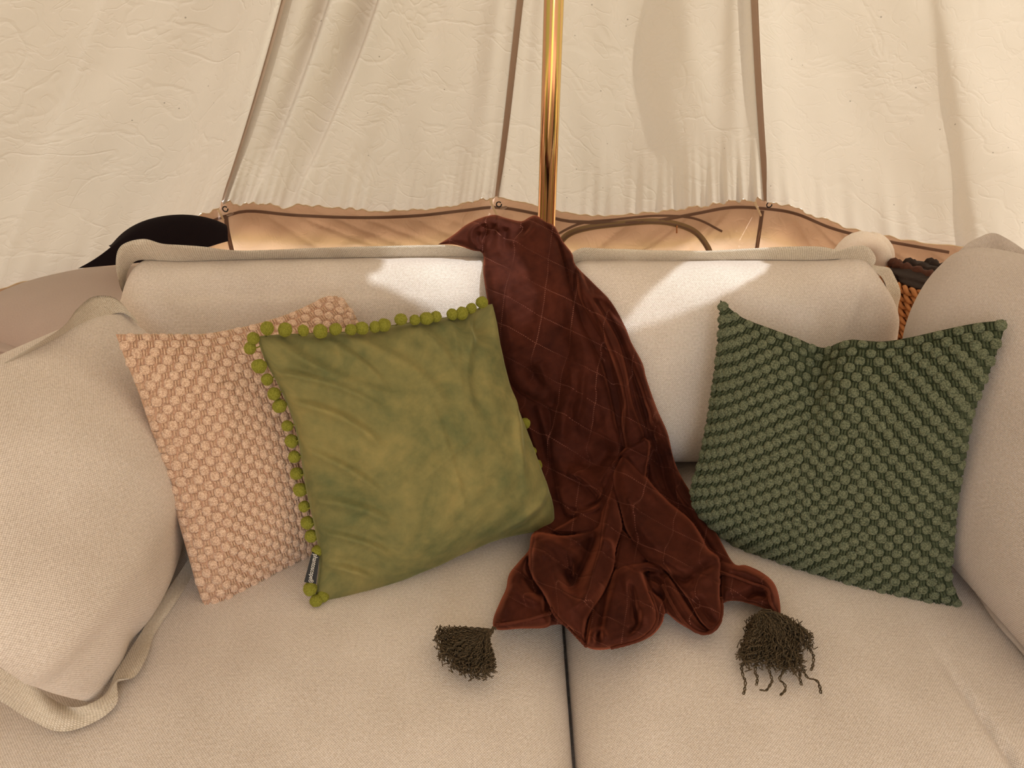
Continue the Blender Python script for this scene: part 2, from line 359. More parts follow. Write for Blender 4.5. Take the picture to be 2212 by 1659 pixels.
# walls
def wall(nm, pts, lab, full=False):
    E = spline(pts, 320) if not full else spline(pts, 60, False); root_p = E[len(E) // 2]
    cen = np.array([0.1, 0.2, .6]); V = np.zeros((len(E), 60, 3)); UVs = []; WR = [(.03, .5, .010, .010), (.07, .8, .012, .013), (.13, .8, .010, .012), (.20, .75, .013, .014), (.28, .7, .010, .010), (.35, .6, .012, .010), (.44, .3, .010, .007), (.53, -.2, .01, .007), (.66, -.5, .012, .009), (.78, -.4, .012, .009), (.90, -.5, .010, .010), (.95, -.25, .010, .010), (.985, .3, .010, .010)]
    for c in range(len(E)):
        o = nrm((E[c] - cen) * [1, 1, 0]); f = c / (len(E) - 1)
        for r in range(60):
            t = (r / 59) ** 1.5; z = (E[c][2] + .001) * (1 - t)
            wv = .010 * math.sin(f * 21 + t * 9) + .006 * math.sin(f * 47 - t * 16 + 1) + .004 * math.sin(f * 80 + t * 30)
            
            for f0, k, w_, am in WR:
                x = f - f0 - k * t; wv -= am * math.exp(-(x / w_) ** 2) * math.exp(-t * 1.5) if x < 0 else am * math.exp(-(x / (w_ * .45)) ** 2) * math.exp(-t * 1.5)
            p = E[c] + o * (.050 + wv * min(1, t * 9)); p = np.array([p[0], p[1], z]); V[c, r] = p; UVs.append((f, t))
    return mesh(nm, V.reshape(-1, 3), grid_faces(len(E), 60), WALLC, uv=UVs, kind='structure', label=lab)
wl = wall('wall_left', EAVES[0][1], 'tan canvas tent wall under the left eave')
wb = wall('wall_back', EAVES[1][1] + EAVES[2][1][1:], 'tan canvas tent wall behind the sofa, with sewn bands and a curved zip')
wr = wall('wall_right', EAVES[3][1], 'tan canvas tent wall under the right eave')
wf = wall('wall_front', [p for k, p in enumerate(ring) if k < 5], 'tan canvas tent wall on the doorway side', True)
wf2 = wall('wall_front', [p for k, p in enumerate(ring) if k > 4], 'tan canvas tent wall left of the doorway', True)
fl = mesh('floor', [(-3, -3.2, -.002), (3, -3.2, -.002), (3, 3.2, -.002), (-3, 3.2, -.002)], [(0, 1, 2, 3)], FLOORM, kind='structure', label='tan groundsheet floor of the tent')
mesh('ground', [(-40, -40, -.02), (40, -40, -.02), (40, 40, -.02), (-40, 40, -.02)], [(0, 1, 2, 3)], GRASSM, kind='structure', label='dry meadow around the tent')

# sewn bands on the back wall, pressed on the wall's inner face
WBVH = BVHTree.FromPolygons([tuple(v.co) for o in (wl, wb, wr) for v in o.data.vertices],
       [tuple(i + off for i in p.vertices) for o, off in ((wl, 0), (wb, len(wl.data.vertices)), (wr, len(wl.data.vertices) + len(wb.data.vertices))) for p in o.data.polygons])
def on_wall(px, py, off=.004):
    d = nrm(rd(px, py)); h = WBVH.ray_cast(Vector(CAM.tolist()), Vector(d.tolist()))
    if h[0] is None: return atY(px, py, 2.5)
    return np.array(h[0]) - d * off
def band(name, pxs, wpx, mat, parent, n=60, off=.004, th=.003):
    P = spline(pxs, n); T = np.gradient(P, axis=0); T /= np.linalg.norm(T, axis=1)[:, None]; Nn = np.stack([-T[:, 1], T[:, 0]], 1)
    A = [on_wall(*(p + q * wpx / 2), off) for p, q in zip(P, Nn)]; B = [on_wall(*(p - q * wpx / 2), off) for p, q in zip(P, Nn)]
    return ribbon(name, A, B, mat, parent, th=th, N=(0, -1, .1), n=n)
band('hem_band', [(400, 512), (450, 482), (490, 466), (540, 456), (640, 465), (780, 470), (900, 466), (1000, 455), (1075, 448), (1160, 462), (1230, 478), (1330, 482)], 6.5, BANDC, wb)
band('hem_band', [(1230, 478), (1330, 481), (1420, 476), (1500, 462), (1580, 448), (1655, 451), (1720, 462), (1800, 494), (1900, 518), (2050, 545)], 6.5, BANDC, wb)
band('wall_seam', [(488, 466), (492, 500), (502, 545)], 9, BANDC, wb, 14)
band('wall_seam', [(1647, 455), (1642, 490), (1634, 545)], 8, BANDC, wb, 14)
band('zip_tape', [(1195, 545), (1225, 508), (1270, 492), (1340, 483), (1410, 478), (1460, 484), (1500, 500), (1525, 528), (1540, 560)], 13, ZIPC, wb)
band('zip_teeth', [(1195, 547), (1225, 510), (1270, 494), (1340, 485), (1410, 480), (1460, 486), (1500, 502), (1523, 529), (1537, 560)], 3, BANDC, wb, off=.007)
band('zip_flap', [(1180, 520), (1250, 484), (1330, 474), (1420, 466), (1500, 472), (1560, 500)], 5, BANDC, wb, off=.003)
pa, pb = on_wall(1462, 488, .012), on_wall(1462, 503, .012)
tv, tf = tube([pa, pa * .6 + pb * .4, pb], [.0035, .002, .003], 6); mesh('zip_pull', tv, tf, STRAW, wb)

# rings, tie tapes and ovals for toggle shadows at the eave nodes
for (x, y, tx, ty, gx, gy, lab) in ((493, 446, 470, 440, 497, 463, 'leftmost'), (1078, 436, 1060, 428, 1088, 449, 'middle'), (1656, 437, 1631, 430, 0, 0, 'rightmost')):
    c = atZ(x, y, .60); c[1] -= .03; ang = np.linspace(.7, 2 * math.pi + .2, 26)
    pts = [c + np.array([math.cos(a) * .0085, 0, math.sin(a) * .0085]) for a in ang]
    tv, tf = tube(pts, .0021, 6)
    mesh('eave_ring', tv, tf, BLACKM, label='%s small black metal ring hanging below the roof seam at the eave' % lab, cat='ring', group='eave rings')
    Y = c[1] + .01; N_ = (0, -1, 0)
    a = [atY(tx - 3, ty, Y), atY(tx - 2, ty + 10, Y - .005), atY(tx + 5, ty + 24, Y - .008), atY(tx + 12, ty + 38, Y)]
    b = [atY(tx + 3, ty, Y), atY(tx + 4, ty + 10, Y - .005), atY(tx + 9, ty + 22, Y - .008), atY(tx + 15, ty + 35, Y)]
    ribbon('tie_tape', a, b, TIE, None, th=.002, N=N_, n=20, label='%s short cream tie tape hanging from the roof eave' % lab, cat='tape', group='tie tapes')
    if gx:
        p = on_wall(gx, gy, .006); V = []
        m8 = 16
        for k in range(m8): V.append(p + np.array([math.cos(k / m8 * 6.283) * .013, -.002, math.sin(k / m8 * 6.283) * .005 + math.cos(k / m8 * 6.283) * .003]))
        V += [v + np.array([0, .005, 0]) for v in V]; Fc = [tuple(range(m8)), tuple(range(2 * m8 - 1, m8 - 1, -1))] + [(k, (k + 1) % m8, m8 + (k + 1) % m8, m8 + k) for k in range(m8)]
        mesh('toggle_shadow', V, Fc, SEAMC, wb)  # flat dark oval stands in for the shadow of a toggle outside

# ------------------------------------------------------------------ brass pole
pt, pb_ = atY(1196.5, 0, 1.50), atY(1180.5, 480, 1.50); dr = (pb_ - pt) / (pt[2] - pb_[2])
top = pt + (-dr) * (2.5 - pt[2]); bot = pt + dr * pt[2]
tv, tf = tube([bot, bot * .5 + top * .5, top], .0182, 48)
pole = mesh('tent_pole', tv, tf, BRASS, label='polished brass tent pole rising behind the rust velvet throw', cat='pole')

# ------------------------------------------------------------------ soft cushions
COLL = []      # (verts, faces) other things lie on
def cushion(name, bottom, top_, left, right, T, Tb, mat, parent=None, n=(90, 90), a=2.0, b=.5, size=(.45, .45), bumpf=None, N=None, back=None, uvrot=0, collide=False, **k):
    nu, nv = n; su = np.sin(np.linspace(-.5, .5, nu) * math.pi); sv = np.sin(np.linspace(-.5, .5, nv) * math.pi)
    us, vs = (su + 1) / 2, (sv + 1) / 2
    c0, c1 = spline(bottom, us), spline(top_, us); d0, d1 = spline(left, vs), spline(right, vs)   # left/right run bottom -> top
    U, W = np.meshgrid(us, vs, indexing='ij'); U = U[..., None]; W = W[..., None]
    mid = (1 - W) * c0[:, None] + W * c1[:, None] + (1 - U) * d0[None] + U * d1[None] \
        - ((1 - U) * (1 - W) * c0[0] + U * (1 - W) * c0[-1] + (1 - U) * W * c1[0] + U * W * c1[-1])
    if N is None:
        N = nrm(np.cross(c0[-1] - c0[0] + c1[-1] - c1[0], d0[-1] - d0[0] + d1[-1] - d1[0]))
        if np.dot(N, CAM - mid[nu // 2, nv // 2]) < 0: N = -N
    N = nrm(N); uu, vv = su[:, None], sv[None, :]
    prof = ((1 - np.abs(uu) ** a).clip(0) ** b) * ((1 - np.abs(vv) ** a).clip(0) ** b)
    off = T * prof
    if bumpf is not None: off = off + bumpf(uu, vv) * (prof > 0) * np.minimum(1, prof * 3)
    front = mid + N * off[..., None]; backm = mid - N * (Tb * prof)[..., None]
    V = np.vstack([front.reshape(-1, 3), backm.reshape(-1, 3)])
    uv1 = np.stack(np.broadcast_arrays(us[:, None] * size[0], vs[None, :] * size[1]), -1).reshape(-1, 2)
    # real lengths for the weave
    fu = np.r_[[np.zeros(nv)], np.cumsum(np.linalg.norm(np.diff(front, axis=0), axis=2), 0)]; fv = np.c_[np.zeros(nu), np.cumsum(np.linalg.norm(np.diff(front, axis=1), axis=2), 1)]
    mu, mv = nu // 2, nv // 2
    uv1 = np.stack([fu - fu[mu:mu + 1], fv - fv[:, mv:mv + 1]], -1).reshape(-1, 2)
    if uvrot: c, s = math.cos(uvrot), math.sin(uvrot); uv1 = uv1 @ np.array([[c, s], [-s, c]])
    F1 = grid_faces(nu, nv); F2 = grid_faces(nu, nv, nu * nv, True)
    # orient outward
    e1 = front[mu + 1, mv] - front[mu, mv]; e2 = front[mu, mv + 1] - front[mu, mv]
    if np.dot(np.cross(e1, e2), N) < 0: F1, F2 = F1[:, ::-1], F2[:, ::-1]
    # weld the rim
    idx = np.arange(nu * nv).reshape(nu, nv); rim = np.zeros((nu, nv), bool); rim[0] = rim[-1] = True; rim[:, 0] = rim[:, -1] = True
    F2 = F2.copy(); F2i = F2 - nu * nv; rm = rim.ravel()[F2i]; F2 = np.where(rm, F2i, F2)
    if back is None:
        o = mesh(name, V, np.vstack([F1, F2]), mat, parent, uv=np.vstack([uv1, uv1]), **k)
    else:
        o = mesh(name, front.reshape(-1, 3), F1, mat, parent, uv=uv1, **k)
        mesh(back[0], V, F2, back[1], parent, uv=np.vstack([uv1, uv1]))
    if collide: COLL.append((V, np.vstack([F1, F2])))
    def surf(u, v):       # u, v in -1..1 -> point, tangents, normal of the front
        i = np.interp(u, su, np.arange(nu)); j = np.interp(v, sv, np.arange(nv)); i0 = min(int(i), nu - 2); j0 = min(int(j), nv - 2); fi, fj = i - i0, j - j0
        P = front[i0, j0] * (1 - fi) * (1 - fj) + front[i0 + 1, j0] * fi * (1 - fj) + front[i0, j0 + 1] * (1 - fi) * fj + front[i0 + 1, j0 + 1] * fi * fj
        du = (front[i0 + 1, j0] - front[i0, j0]) / (su[i0 + 1] - su[i0]); dv = (front[i0, j0 + 1] - front[i0, j0]) / (sv[j0 + 1] - sv[j0])
        n_ = nrm(np.cross(du, dv)); n_ = n_ if np.dot(n_, N) > 0 else -n_
        return P, du, dv, n_
    return o, surf, N
def gss(x, s): return np.exp(-(x / s) ** 2)
def L3(*p): return np.array(p, float)

# ---- sofa frame (mostly hidden): base, back and arm boxes with soft edges
def soft_box(name, lo, hi, mat, parent, r=.03, seg=4, **k):
    bm = bmesh.new(); bmesh.ops.create_cube(bm, size=1); lo, hi = np.array(lo), np.array(hi)
    for v in bm.verts: v.co = Vector(((lo + hi) / 2 + (hi - lo) * np.array(v.co)).tolist())
    bmesh.ops.bevel(bm, geom=list(bm.edges), offset=r, segments=seg, affect='EDGES', profile=.6)
    me = bpy.data.meshes.new(name); bm.normal_update()
    uvl = bm.loops.layers.uv.new('UVMap')
    for f in bm.faces:
        n = f.normal; ax = max(range(3), key=lambda q: abs(n[q])); o2 = [q for q in range(3) if q != ax]
        for l in f.loops: l[uvl].uv = (l.vert.co[o2[0]], l.vert.co[o2[1]])
        f.smooth = True
    bm.to_mesh(me); bm.free(); me.materials.append(mat)
    o = bpy.data.objects.new(name, me); COL.objects.link(o)
    if parent is not None: o.parent = parent; o.matrix_parent_inverse = Matrix.Translation(-Vector(parent.location))
    return setp(o, **k)
sofa = empty('sofa', (0, .9, 0), label='wide beige woven two-seat sofa under all the cushions', cat='sofa')
soft_box('base', (-.86, .44, .06), (.90, 1.40, .285), SOFA, sofa)
soft_box('back_frame', (-.86, 1.325, .25), (.90, 1.42, .62), SOFA, sofa)
soft_box('arm', (-.98, .42, .06), (-.84, 1.42, .54), SOFA, sofa); soft_box('arm', (.90, .42, .06), (1.03, 1.42, .54), SOFA, sofa)
for x in (-.9, .94):
    for y in (.5, 1.34):
        tv, tf = tube([(x, y, 0), (x, y, .07)], [.02, .026], 12); mesh('foot', tv, tf, DARKGAP, sofa)

# ---- seat cushions
GX0, GX1 = .0822, .0868
def seat(xa, xb, lab, bf):
    ya, yb = .43, 1.315; z = .375
    o, s, _ = cushion('seat_cushion', [(xa, ya, z), (xb, ya, z)], [(xa, yb, z), (xb, yb, z)], [(xa, ya, z), (xa, yb, z)], [(xb, ya, z), (xb, yb, z)],
          .072, .088, SOFA, a=8, b=.5, N=(0, 0, 1), n=(220, 220), bumpf=bf, collide=True, label=lab, cat='cushion')
    return o
def bfL(u, v):
    return .017 * (1 - np.abs(u) ** 2.4) * (1 - np.abs(v) ** 3) + .0012 * np.sin(9 * u + 4 * v) + .001 * np.sin(13 * v - 5 * u)
def bfR(u, v):
    d = .017 * (1 - np.abs(u) ** 2.4) * (1 - np.abs(v) ** 3) + .0012 * np.sin(8 * u - 3 * v)
    for (x0, sl, v1, am, wd) in ((.39, -.13, -.42, .013, .016), (.58, -.10, -.62, .008, .018), (.78, -.1, -.5, .008, .018), (.05, -.1, -.7, .0025, .02)):
        x = u - (x0 + sl * (v + .6)); d = d - am * np.where(x < 0, gss(x, wd * 1.5), gss(x, wd * .45)) * (1 / (1 + np.exp((v - v1) * 14)))
    return d
seatL = seat(-.80, GX0, 'beige woven seat cushion left of the centre gap', bfL)
seatR = seat(GX1, .87, 'beige woven seat cushion right of the centre gap, creased at its front', bfR)

# ---- back cushions with flat flanges
def stdY(px, py, Y): return atY(px, py, Y)
bcL = empty('back_cushion', (-.3, 1.25, .46), label='wide beige back cushion left of the rust throw, sunlit at its right end', cat='cushion', group=None)
topL = edge([(286, 582), (310, 562), (400, 563), (520, 560), (700, 557), (900, 555), (1050, 556), (1145, 572)], 1.345, 1.345)
botz = .466
def bo(px, Y, z=botz): d = (px - CX); p = atY(px, 900, Y); return np.array([p[0], Y, z])
leftL = np.array([bo(283, 1.215), atY(272, 690, 1.30), atY(272, 640, 1.325), atY(286, 582, 1.345)])
rightL = np.array([[.055, 1.215, botz], [.062, 1.29, .66], [.05, 1.335, .80], topL[-1]])
cushion('body', [leftL[0], rightL[0]], topL, leftL, rightL, .095, .06, SOFA, bcL, a=4.4, b=.5, n=(160, 90), N=(0, -.97, .25), collide=True,
        bumpf=lambda u, v: .004 * np.sin(7 * u + 2 * v) + .003 * np.sin(17 * u) * (v > .3) * (v - .3) - .012 * gss(u - .6, .10) * gss(v - .9, .22))
innerL = edge([(285, 640), (272, 610), (276, 580), (296, 563), (340, 561), (400, 563), (520, 560), (700, 557), (900, 555), (1050, 556), (1145, 572)], 1.335, 1.345)
outerL = edge([(278, 655), (254, 600), (248, 555), (268, 528), (310, 516), (352, 527), (372, 532), (400, 529), (480, 538), (540, 541), (700, 535), (900, 530), (985, 531), (1040, 545), (1150, 565)], 1.305, 1.335)
ribbon('flange', innerL, outerL, SOFA_F, bcL, th=.006, wave=.005, nw=9, N=(0, -1, .3), n=200)

bcR = empty('back_cushion', (.48, 1.25, .46), label='beige back cushion right of the rust throw, with a curved sun patch', cat='cushion')
topR = edge([(1215, 600), (1240, 568), (1300, 562), (1450, 562), (1600, 560), (1750, 560), (1850, 556), (1880, 576)], 1.345, 1.325)
leftR = np.array([[.095, 1.215, botz], [.085, 1.29, .66], [.09, 1.33, .78], topR[0]])
rightR = np.array([bo(1905, 1.205), atY(1925, 740, 1.275), atY(1924, 660, 1.30), topR[-1]])
cushion('body', [leftR[0], rightR[0]], topR, leftR, rightR, .105, .06, SOFA, bcR, a=4.2, b=.5, n=(160, 90), N=(0, -.97, .25), collide=True,
        bumpf=lambda u, v: .003 * np.sin(6 * u + 2 * v) + .014 * gss(u - .80 + .35 * (1 - v), .05) * gss(v - .8, .35) - .010 * gss(u - .93, .05) * gss(v - .8, .2))
innerR = edge([(1225, 590), (1240, 568), (1300, 563), (1450, 563), (1600, 561), (1750, 561), (1820, 560), (1860, 575), (1870, 590)], 1.345, 1.31)
outerR = edge([(1212, 580), (1238, 542), (1265, 536), (1340, 538), (1450, 541), (1540, 541), (1650, 535), (1760, 532), (1820, 540), (1850, 530), (1880, 536), (1893, 556), (1886, 578), (1876, 588)], 1.335, 1.30)
ribbon('flange', innerR, outerR, SOFA_F, bcR, th=.006, wave=.004, nw=7, N=(0, -1, .3), n=200, ph=1)
ribbon('flange', edge([(1876, 578), (1905, 600), (1918, 640), (1922, 690), (1922, 760)], 1.30, 1.27), edge([(1884, 572), (1920, 578), (1938, 606), (1943, 640), (1940, 690), (1932, 740), (1926, 760)], 1.31, 1.28), SOFA_F, bcR, th=.006, wave=.006, nw=3, N=(0, -1, 0), n=80)

# ---- arm cushions
acL = empty('arm_cushion', (-.6, .85, .46), label='large beige flanged cushion leaning on the left arm', cat='cushion')
A_ = atY(262, 672, 1.16); B_ = L3(-.60, 1.10, .462); C_ = atZ(205, 1520, .462); D_ = L3(-.80, .62, .865)
LTOP = np.array([D_, (D_ * .5 + A_ * .5) + L3(.0, 0, .012), A_ + L3(-.03, -.03, .006), A_]); LBOT = np.array([C_, C_ * .5 + B_ * .5 + L3(.02, 0, 0), B_])
LFR = np.array([C_, atY(95, 1490, .60), atY(-20, 1425, .57), D_]); LBK = np.array([B_, L3(-.575, 1.15, .65), A_ + L3(.01, .01, -.03), A_])
cushion('body', LBOT, LTOP, LFR, LBK, .064, .05, SOFA, acL, a=3.0, b=.5, n=(120, 120), N=(.90, -.22, .36), uvrot=.25, collide=False,
        bumpf=lambda u, v: .004 * np.sin(5 * u + 4 * v) - .012 * gss(u + .55, .10) * gss(v + .95, .2))
# border along bottom and front edges
ribbon('flange', [atZ(445, 1140, .47), atZ(410, 1205, .47), atZ(350, 1295, .468), atZ(290, 1392, .468), atZ(252, 1450, .47), atZ(228, 1500, .475), atZ(175, 1528, .482), atY(130, 1520, .64), atY(60, 1475, .62), atY(0, 1445, .60), atY(-90, 1400, .575)],
       [atZ(452, 1160, .465), atZ(425, 1222, .465), atZ(388, 1290, .466), atZ(334, 1368, .468), atZ(318, 1418, .475), atZ(290, 1462, .482), atZ(254, 1468, .485), atZ(252, 1520, .472), atZ(205, 1560, .468), atZ(130, 1580, .468), atZ(60, 1552, .478), atZ(0, 1515, .49), atZ(-100, 1470, .51)],
       SOFA_F, acL, th=.007, wave=.003, nw=5, N=(.3, -.4, .9), n=220)
ribbon('flange', [atY(300, 700, 1.15), atY(262, 676, 1.16), atY(215, 690, 1.12), atY(170, 712, 1.07), atY(100, 745, .99), atY(0, 800, .90), atY(-150, 900, .80)],
       [atY(285, 680, 1.165), atY(248, 644, 1.175), atY(203, 640, 1.14), atY(166, 668, 1.08), atY(128, 712, 1.0), atY(0, 790, .90), atY(-150, 888, .80)], SOFA_F, acL, th=.007, wave=.003, nw=4, N=(.5, -.6, .4), n=120)

acR = empty('arm_cushion', (.75, .85, .46), label='large beige cushion leaning on the right arm', cat='cushion')
A_ = atY(2082, 536, 1.20); B_ = L3(.735, 1.15, .462); C_ = L3(.775, .56, .462); D_ = L3(1.02, .66, .95)
RTOP = np.array([A_, A_ + L3(.045, -.05, .012), (D_ * .5 + A_ * .5) + L3(0, 0, .012), D_]); RBOT = np.array([B_, (C_ * .5 + B_ * .5) + L3(-.01, 0, 0), C_])
RFR = np.array([C_, C_ * .5 + D_ * .5 + L3(0, -.03, 0), D_]); RBK = np.array([B_, L3(.74, 1.18, .66), A_ + L3(-.01, .01, -.05), A_])
cushion('body', RBOT, RTOP, RBK, RFR, .125, .05, SOFA_FINE, acR, a=2.6, b=.5, n=(120, 120), N=(-.93, -.20, .3), uvrot=-.3,
        bumpf=lambda u, v: .004 * np.sin(5 * u + 3 * v) + .042 * gss(u + .72, .38) * gss(v - .40, .55))
ribbon('flange', [atY(2070, 545, 1.20), atY(2112, 552, 1.19), atY(2160, 580, 1.15), atY(2212, 620, 1.10), atY(2320, 700, .98)],
       [atY(2095, 522, 1.22), atY(2140, 504, 1.22), atY(2175, 515, 1.18), atY(2225, 548, 1.13), atY(2330, 620, 1.0)], SOFA_FINE, acR, th=.007, wave=.002, nw=2, N=(-.5, -.6, .4), n=80)
ribbon('flange', [atZ(2060, 1165, .47), atZ(2110, 1240, .47), atZ(2170, 1330, .47), atZ(2230, 1400, .47), atZ(2330, 1540, .47)],
       [atZ(2045, 1180, .462), atZ(2088, 1250, .463), atZ(2150, 1345, .463), atZ(2212, 1418, .463), atZ(2310, 1560, .463)], SOFA_FINE, acR, th=.006, wave=.001, nw=2, N=(-.3, -.4, .9), n=80)

# ---- sun-side roof panels; added holes in the canvas shape the sun patches on the back cushions
cv_, cf_ = join([(V, [tuple(f) for f in F_]) for V, F_ in COLL])
SB = BVHTree.FromPolygons([tuple(map(float, v)) for v in cv_], [tuple(int(i) for i in f) for f in cf_])
for i in range(len(ring) - 1):
    if i == 4: continue            # the open doorway
    a, b = ring[i], ring[i + 1]; A, B = apex_for(a), apex_for(b)
    def cuts(nf, nr, Vf):
        Q = Vf - SUN_TO[None] * ((Vf[:, 1] - 1.245) / SUN_TO[1])[:, None]
        cand = np.where((np.abs(Q[:, 0]) < 1.3) & (Q[:, 2] > .2) & (Q[:, 2] < 1.4))[0]; dn = Vector((-SUN_TO).tolist())
        for q in cand:
            h = SB.ray_cast(Vector(Vf[q].tolist()), dn)
            if h[0] is not None: Q[q] = h[0]
        D = Q - CAM; dz = D @ FW; pxy = np.stack([CX + FPX * (D @ RT) / dz, CY - FPX * (D @ UP) / dz], 1)
        return (wn_inside(pxy, left_patch) | wn_inside(pxy, right_patch)) & (dz > 0)
    F_, T_ = np.meshgrid(np.linspace(0, 1, 80), np.linspace(0, 1, 100), indexing='ij'); F_ = F_[..., None]; T_ = T_[..., None]
    V = (a * (1 - F_) + b * F_) * (1 - T_) + (A * (1 - F_) + B * F_) * T_; nF, nR = 80, 100
    if cuts(80, 100, V.reshape(-1, 3)).any():
        nF, nR = 340, 420; F_, T_ = np.meshgrid(np.linspace(0, 1, nF), np.linspace(0, 1, nR), indexing='ij'); F_ = F_[..., None]; T_ = T_[..., None]
        V = (a * (1 - F_) + b * F_) * (1 - T_) + (A * (1 - F_) + B * F_) * T_
    Fc = grid_faces(nF, nR); Vf = V.reshape(-1, 3); cut = cuts(nF, nR, Vf)
    keep = cut[Fc].sum(1) < 3
    mesh('canvas_panel', Vf, Fc[keep], CANVAS, ceiling)
    if not keep.all(): mesh('dimming_sheet', Vf, Fc[~keep], DIMMING, ceiling)  # unseen sheet added across the holes to dim the sun patches
# ---- daybed cushion behind on the left and the two-tone pillow on it
db = empty('daybed', (-1.2, 1.65, 0), label='smooth pinkish-beige upholstered daybed behind the left arm cushion', cat='daybed')
zt = .515
dL, dF, dR, dT = L3(-1.42, 1.72, zt), L3(-.90, 1.46, zt), L3(-.50, 1.66, zt), L3(-1.08, 2.02, zt)
cushion('mattress', [dL, (dL + dF) / 2 + L3(-.01, -.01, 0), dF], [dT, (dT + dR) / 2, dR], [dL, (dL + dT) / 2 + L3(-.02, .02, 0), dT], [dF, (dF + dR) / 2, dR], .118, .10, DAYBED, db, a=3, b=.5, N=(0, 0, 1), n=(80, 80))
ribbon('flange', [dL, (dL + dF) / 2 + L3(-.01, -.01, 0), dF], [dL + L3(-.012, -.02, -.006), (dL + dF) / 2 + L3(-.022, -.03, -.006), dF + L3(-.01, -.022, -.006)], DAYBED, db, th=.01, N=(0, 0, 1), n=60)
bw = [dL, dF, dR, dT]; cc = sum(bw) / 4; V8 = [cc + (p - cc) * .985 for p in bw]; V8 = [L3(p[0], p[1], .02) for p in V8] + [L3(p[0], p[1], .49) for p in V8]
mesh('bed_base', V8, [(0, 3, 2, 1), (4, 5, 6, 7), (0, 1, 5, 4), (1, 2, 6, 5), (2, 3, 7, 6), (3, 0, 4, 7)], DAYBED, db, smooth=False)
pb2 = empty('throw_pillow', (-.8, 1.7, .62), label='black pillow with a pale pink back lying behind the left back cushion', cat='pillow')
tp = edge([(168, 580), (230, 550), (330, 536), (440, 532), (493, 521)], 1.62, 1.72)
bt = edge([(168, 581), (230, 590), (300, 585), (420, 560), (493, 522)], 1.62, 1.72)
Pl, Pr = tp[0], tp[-1]
fl_, fr_ = np.array([Pl, Pl + L3(.05, .06, .02), atY(235, 530, 1.82)]), np.array([Pr, Pr + L3(-.03, .08, .015), atY(455, 508, 1.90)])
cushion('front_cover', [Pl, (Pl + Pr) / 2 + L3(0, .02, -.02), Pr], [fl_[-1], (fl_[-1] + fr_[-1]) / 2, fr_[-1]], fl_, fr_, .070, .066, BLACK, pb2, a=2.0, b=.85, N=(0, -.35, .93), n=(60, 60), back=('back_cover', CREAM))

# ---- rolled white duvet, basket and cloth on the right
dv = empty('rolled_duvet', (.83, 1.70, 0), label='white rolled duvet standing behind the right back cushion', cat='duvet')
pc = atY(1858, 572, 1.70); ang = np.linspace(math.radians(200), math.radians(-75), 60)
def puff(pts, r, nm, am=.0035, fr=9, n=20):
    P = spline(pts, 80); tv, tf = tube(P, r, n); tv = np.array(tv).reshape(80, n, 3)
    for i in range(80):
        c = P[i]; k = 1 + am / r * (abs(math.sin(i * fr / 80 * math.pi)) - .5) * 1.6
        tv[i] = c + (tv[i] - c) * k * (1 if 2 < i < 77 else .75)
    return mesh(nm, tv.reshape(-1, 3), tf, CREAM, dv)
puff([atY(1800, 612, 1.69), atY(1808, 566, 1.68), atY(1830, 534, 1.68), atY(1862, 521, 1.68), atY(1893, 534, 1.69), atY(1905, 566, 1.70), atY(1903, 602, 1.71), L3(.80, 1.76, .5), L3(.77, 1.80, .25), L3(.76, 1.80, .03)], .0215, 'outer_fold', .003, 11)
puff([atY(1850, 523, 1.725), atY(1885, 524, 1.725), atY(1908, 545, 1.73), atY(1912, 580, 1.735), atY(1900, 620, 1.74), L3(.78, 1.80, .5), L3(.76, 1.84, .03)], .0235, 'back_fold', .003, 8)
puff([atY(1832, 625, 1.73), atY(1836, 582, 1.73), atY(1856, 560, 1.73), atY(1878, 570, 1.735), atY(1880, 612, 1.74), L3(.76, 1.80, .5), L3(.74, 1.82, .03)], .020, 'inner_fold', .002, 9)
puff([atY(1800, 612, 1.71), L3(.73, 1.74, .55), L3(.72, 1.76, .3), L3(.72, 1.76, .03)], .03, 'lower_fold')
bk = empty('wicker_basket', (.965, 1.60, 0), label='orange woven wicker basket between the right cushions, mostly hidden', cat='basket')
bcx, bcy = .965, 1.60; rim_z = atY(1965, 634, 1.50)[2]; rr = .10; strands = []
for lev in range(14):
    z = rim_z - .012 - lev * .017
    for ph in (0, math.pi):
        pts = [L3(bcx + (rr + .006 * math.sin(18 * a + ph + lev * 2)) * math.cos(a), bcy + (rr + .006 * math.sin(18 * a + ph + lev * 2)) * math.sin(a), z + .006 * math.cos(18 * a + ph + lev * 2)) for a in np.linspace(0, 2 * math.pi, 150)]
        strands.append(tube(pts, .0055, 5, False))
tv, tf = join(strands); mesh('woven_strands', tv, tf, STRAW, bk, kind='stuff')
tv, tf = tube([(bcx, bcy, 0), (bcx, bcy, .1), (bcx, bcy, rim_z - .02)], [rr - .03, rr - .012, rr - .008], 32); mesh('basket_wall', tv, tf, STRAW, bk)
dc = empty('folded_shawl', (bcx, bcy, rim_z), label='dark brown and rust striped knitted shawl heaped in the wicker basket', cat='shawl')
def blob(nm, c, rad, mat, parent, amp=.1, seed=0, nu=36, nv=24, tilt=0):
    V = []; 
    for i in range(nv + 1):
        th = math.pi * i / nv
        for j in range(nu):
            ph = 2 * math.pi * j / nu; d = np.array([math.sin(th) * math.cos(ph), math.sin(th) * math.sin(ph), math.cos(th)])
            k = 1 + amp * math.sin(5 * d[0] + 7 * d[1] + seed) * math.cos(6 * d[2] + 3 * d[0]); V.append(np.array(c) + d * np.array(rad) * k)
    Fc = [(i * nu + j, i * nu + (j + 1) % nu, (i + 1) * nu + (j + 1) % nu, (i + 1) * nu + j)[::-1] for i in range(nv) for j in range(nu)]
    return mesh(nm, V, Fc, mat, parent)
blob('shawl_body', (bcx, bcy, rim_z + .0), (.090, .090, .014), DARKCLOTH, dc, .10)
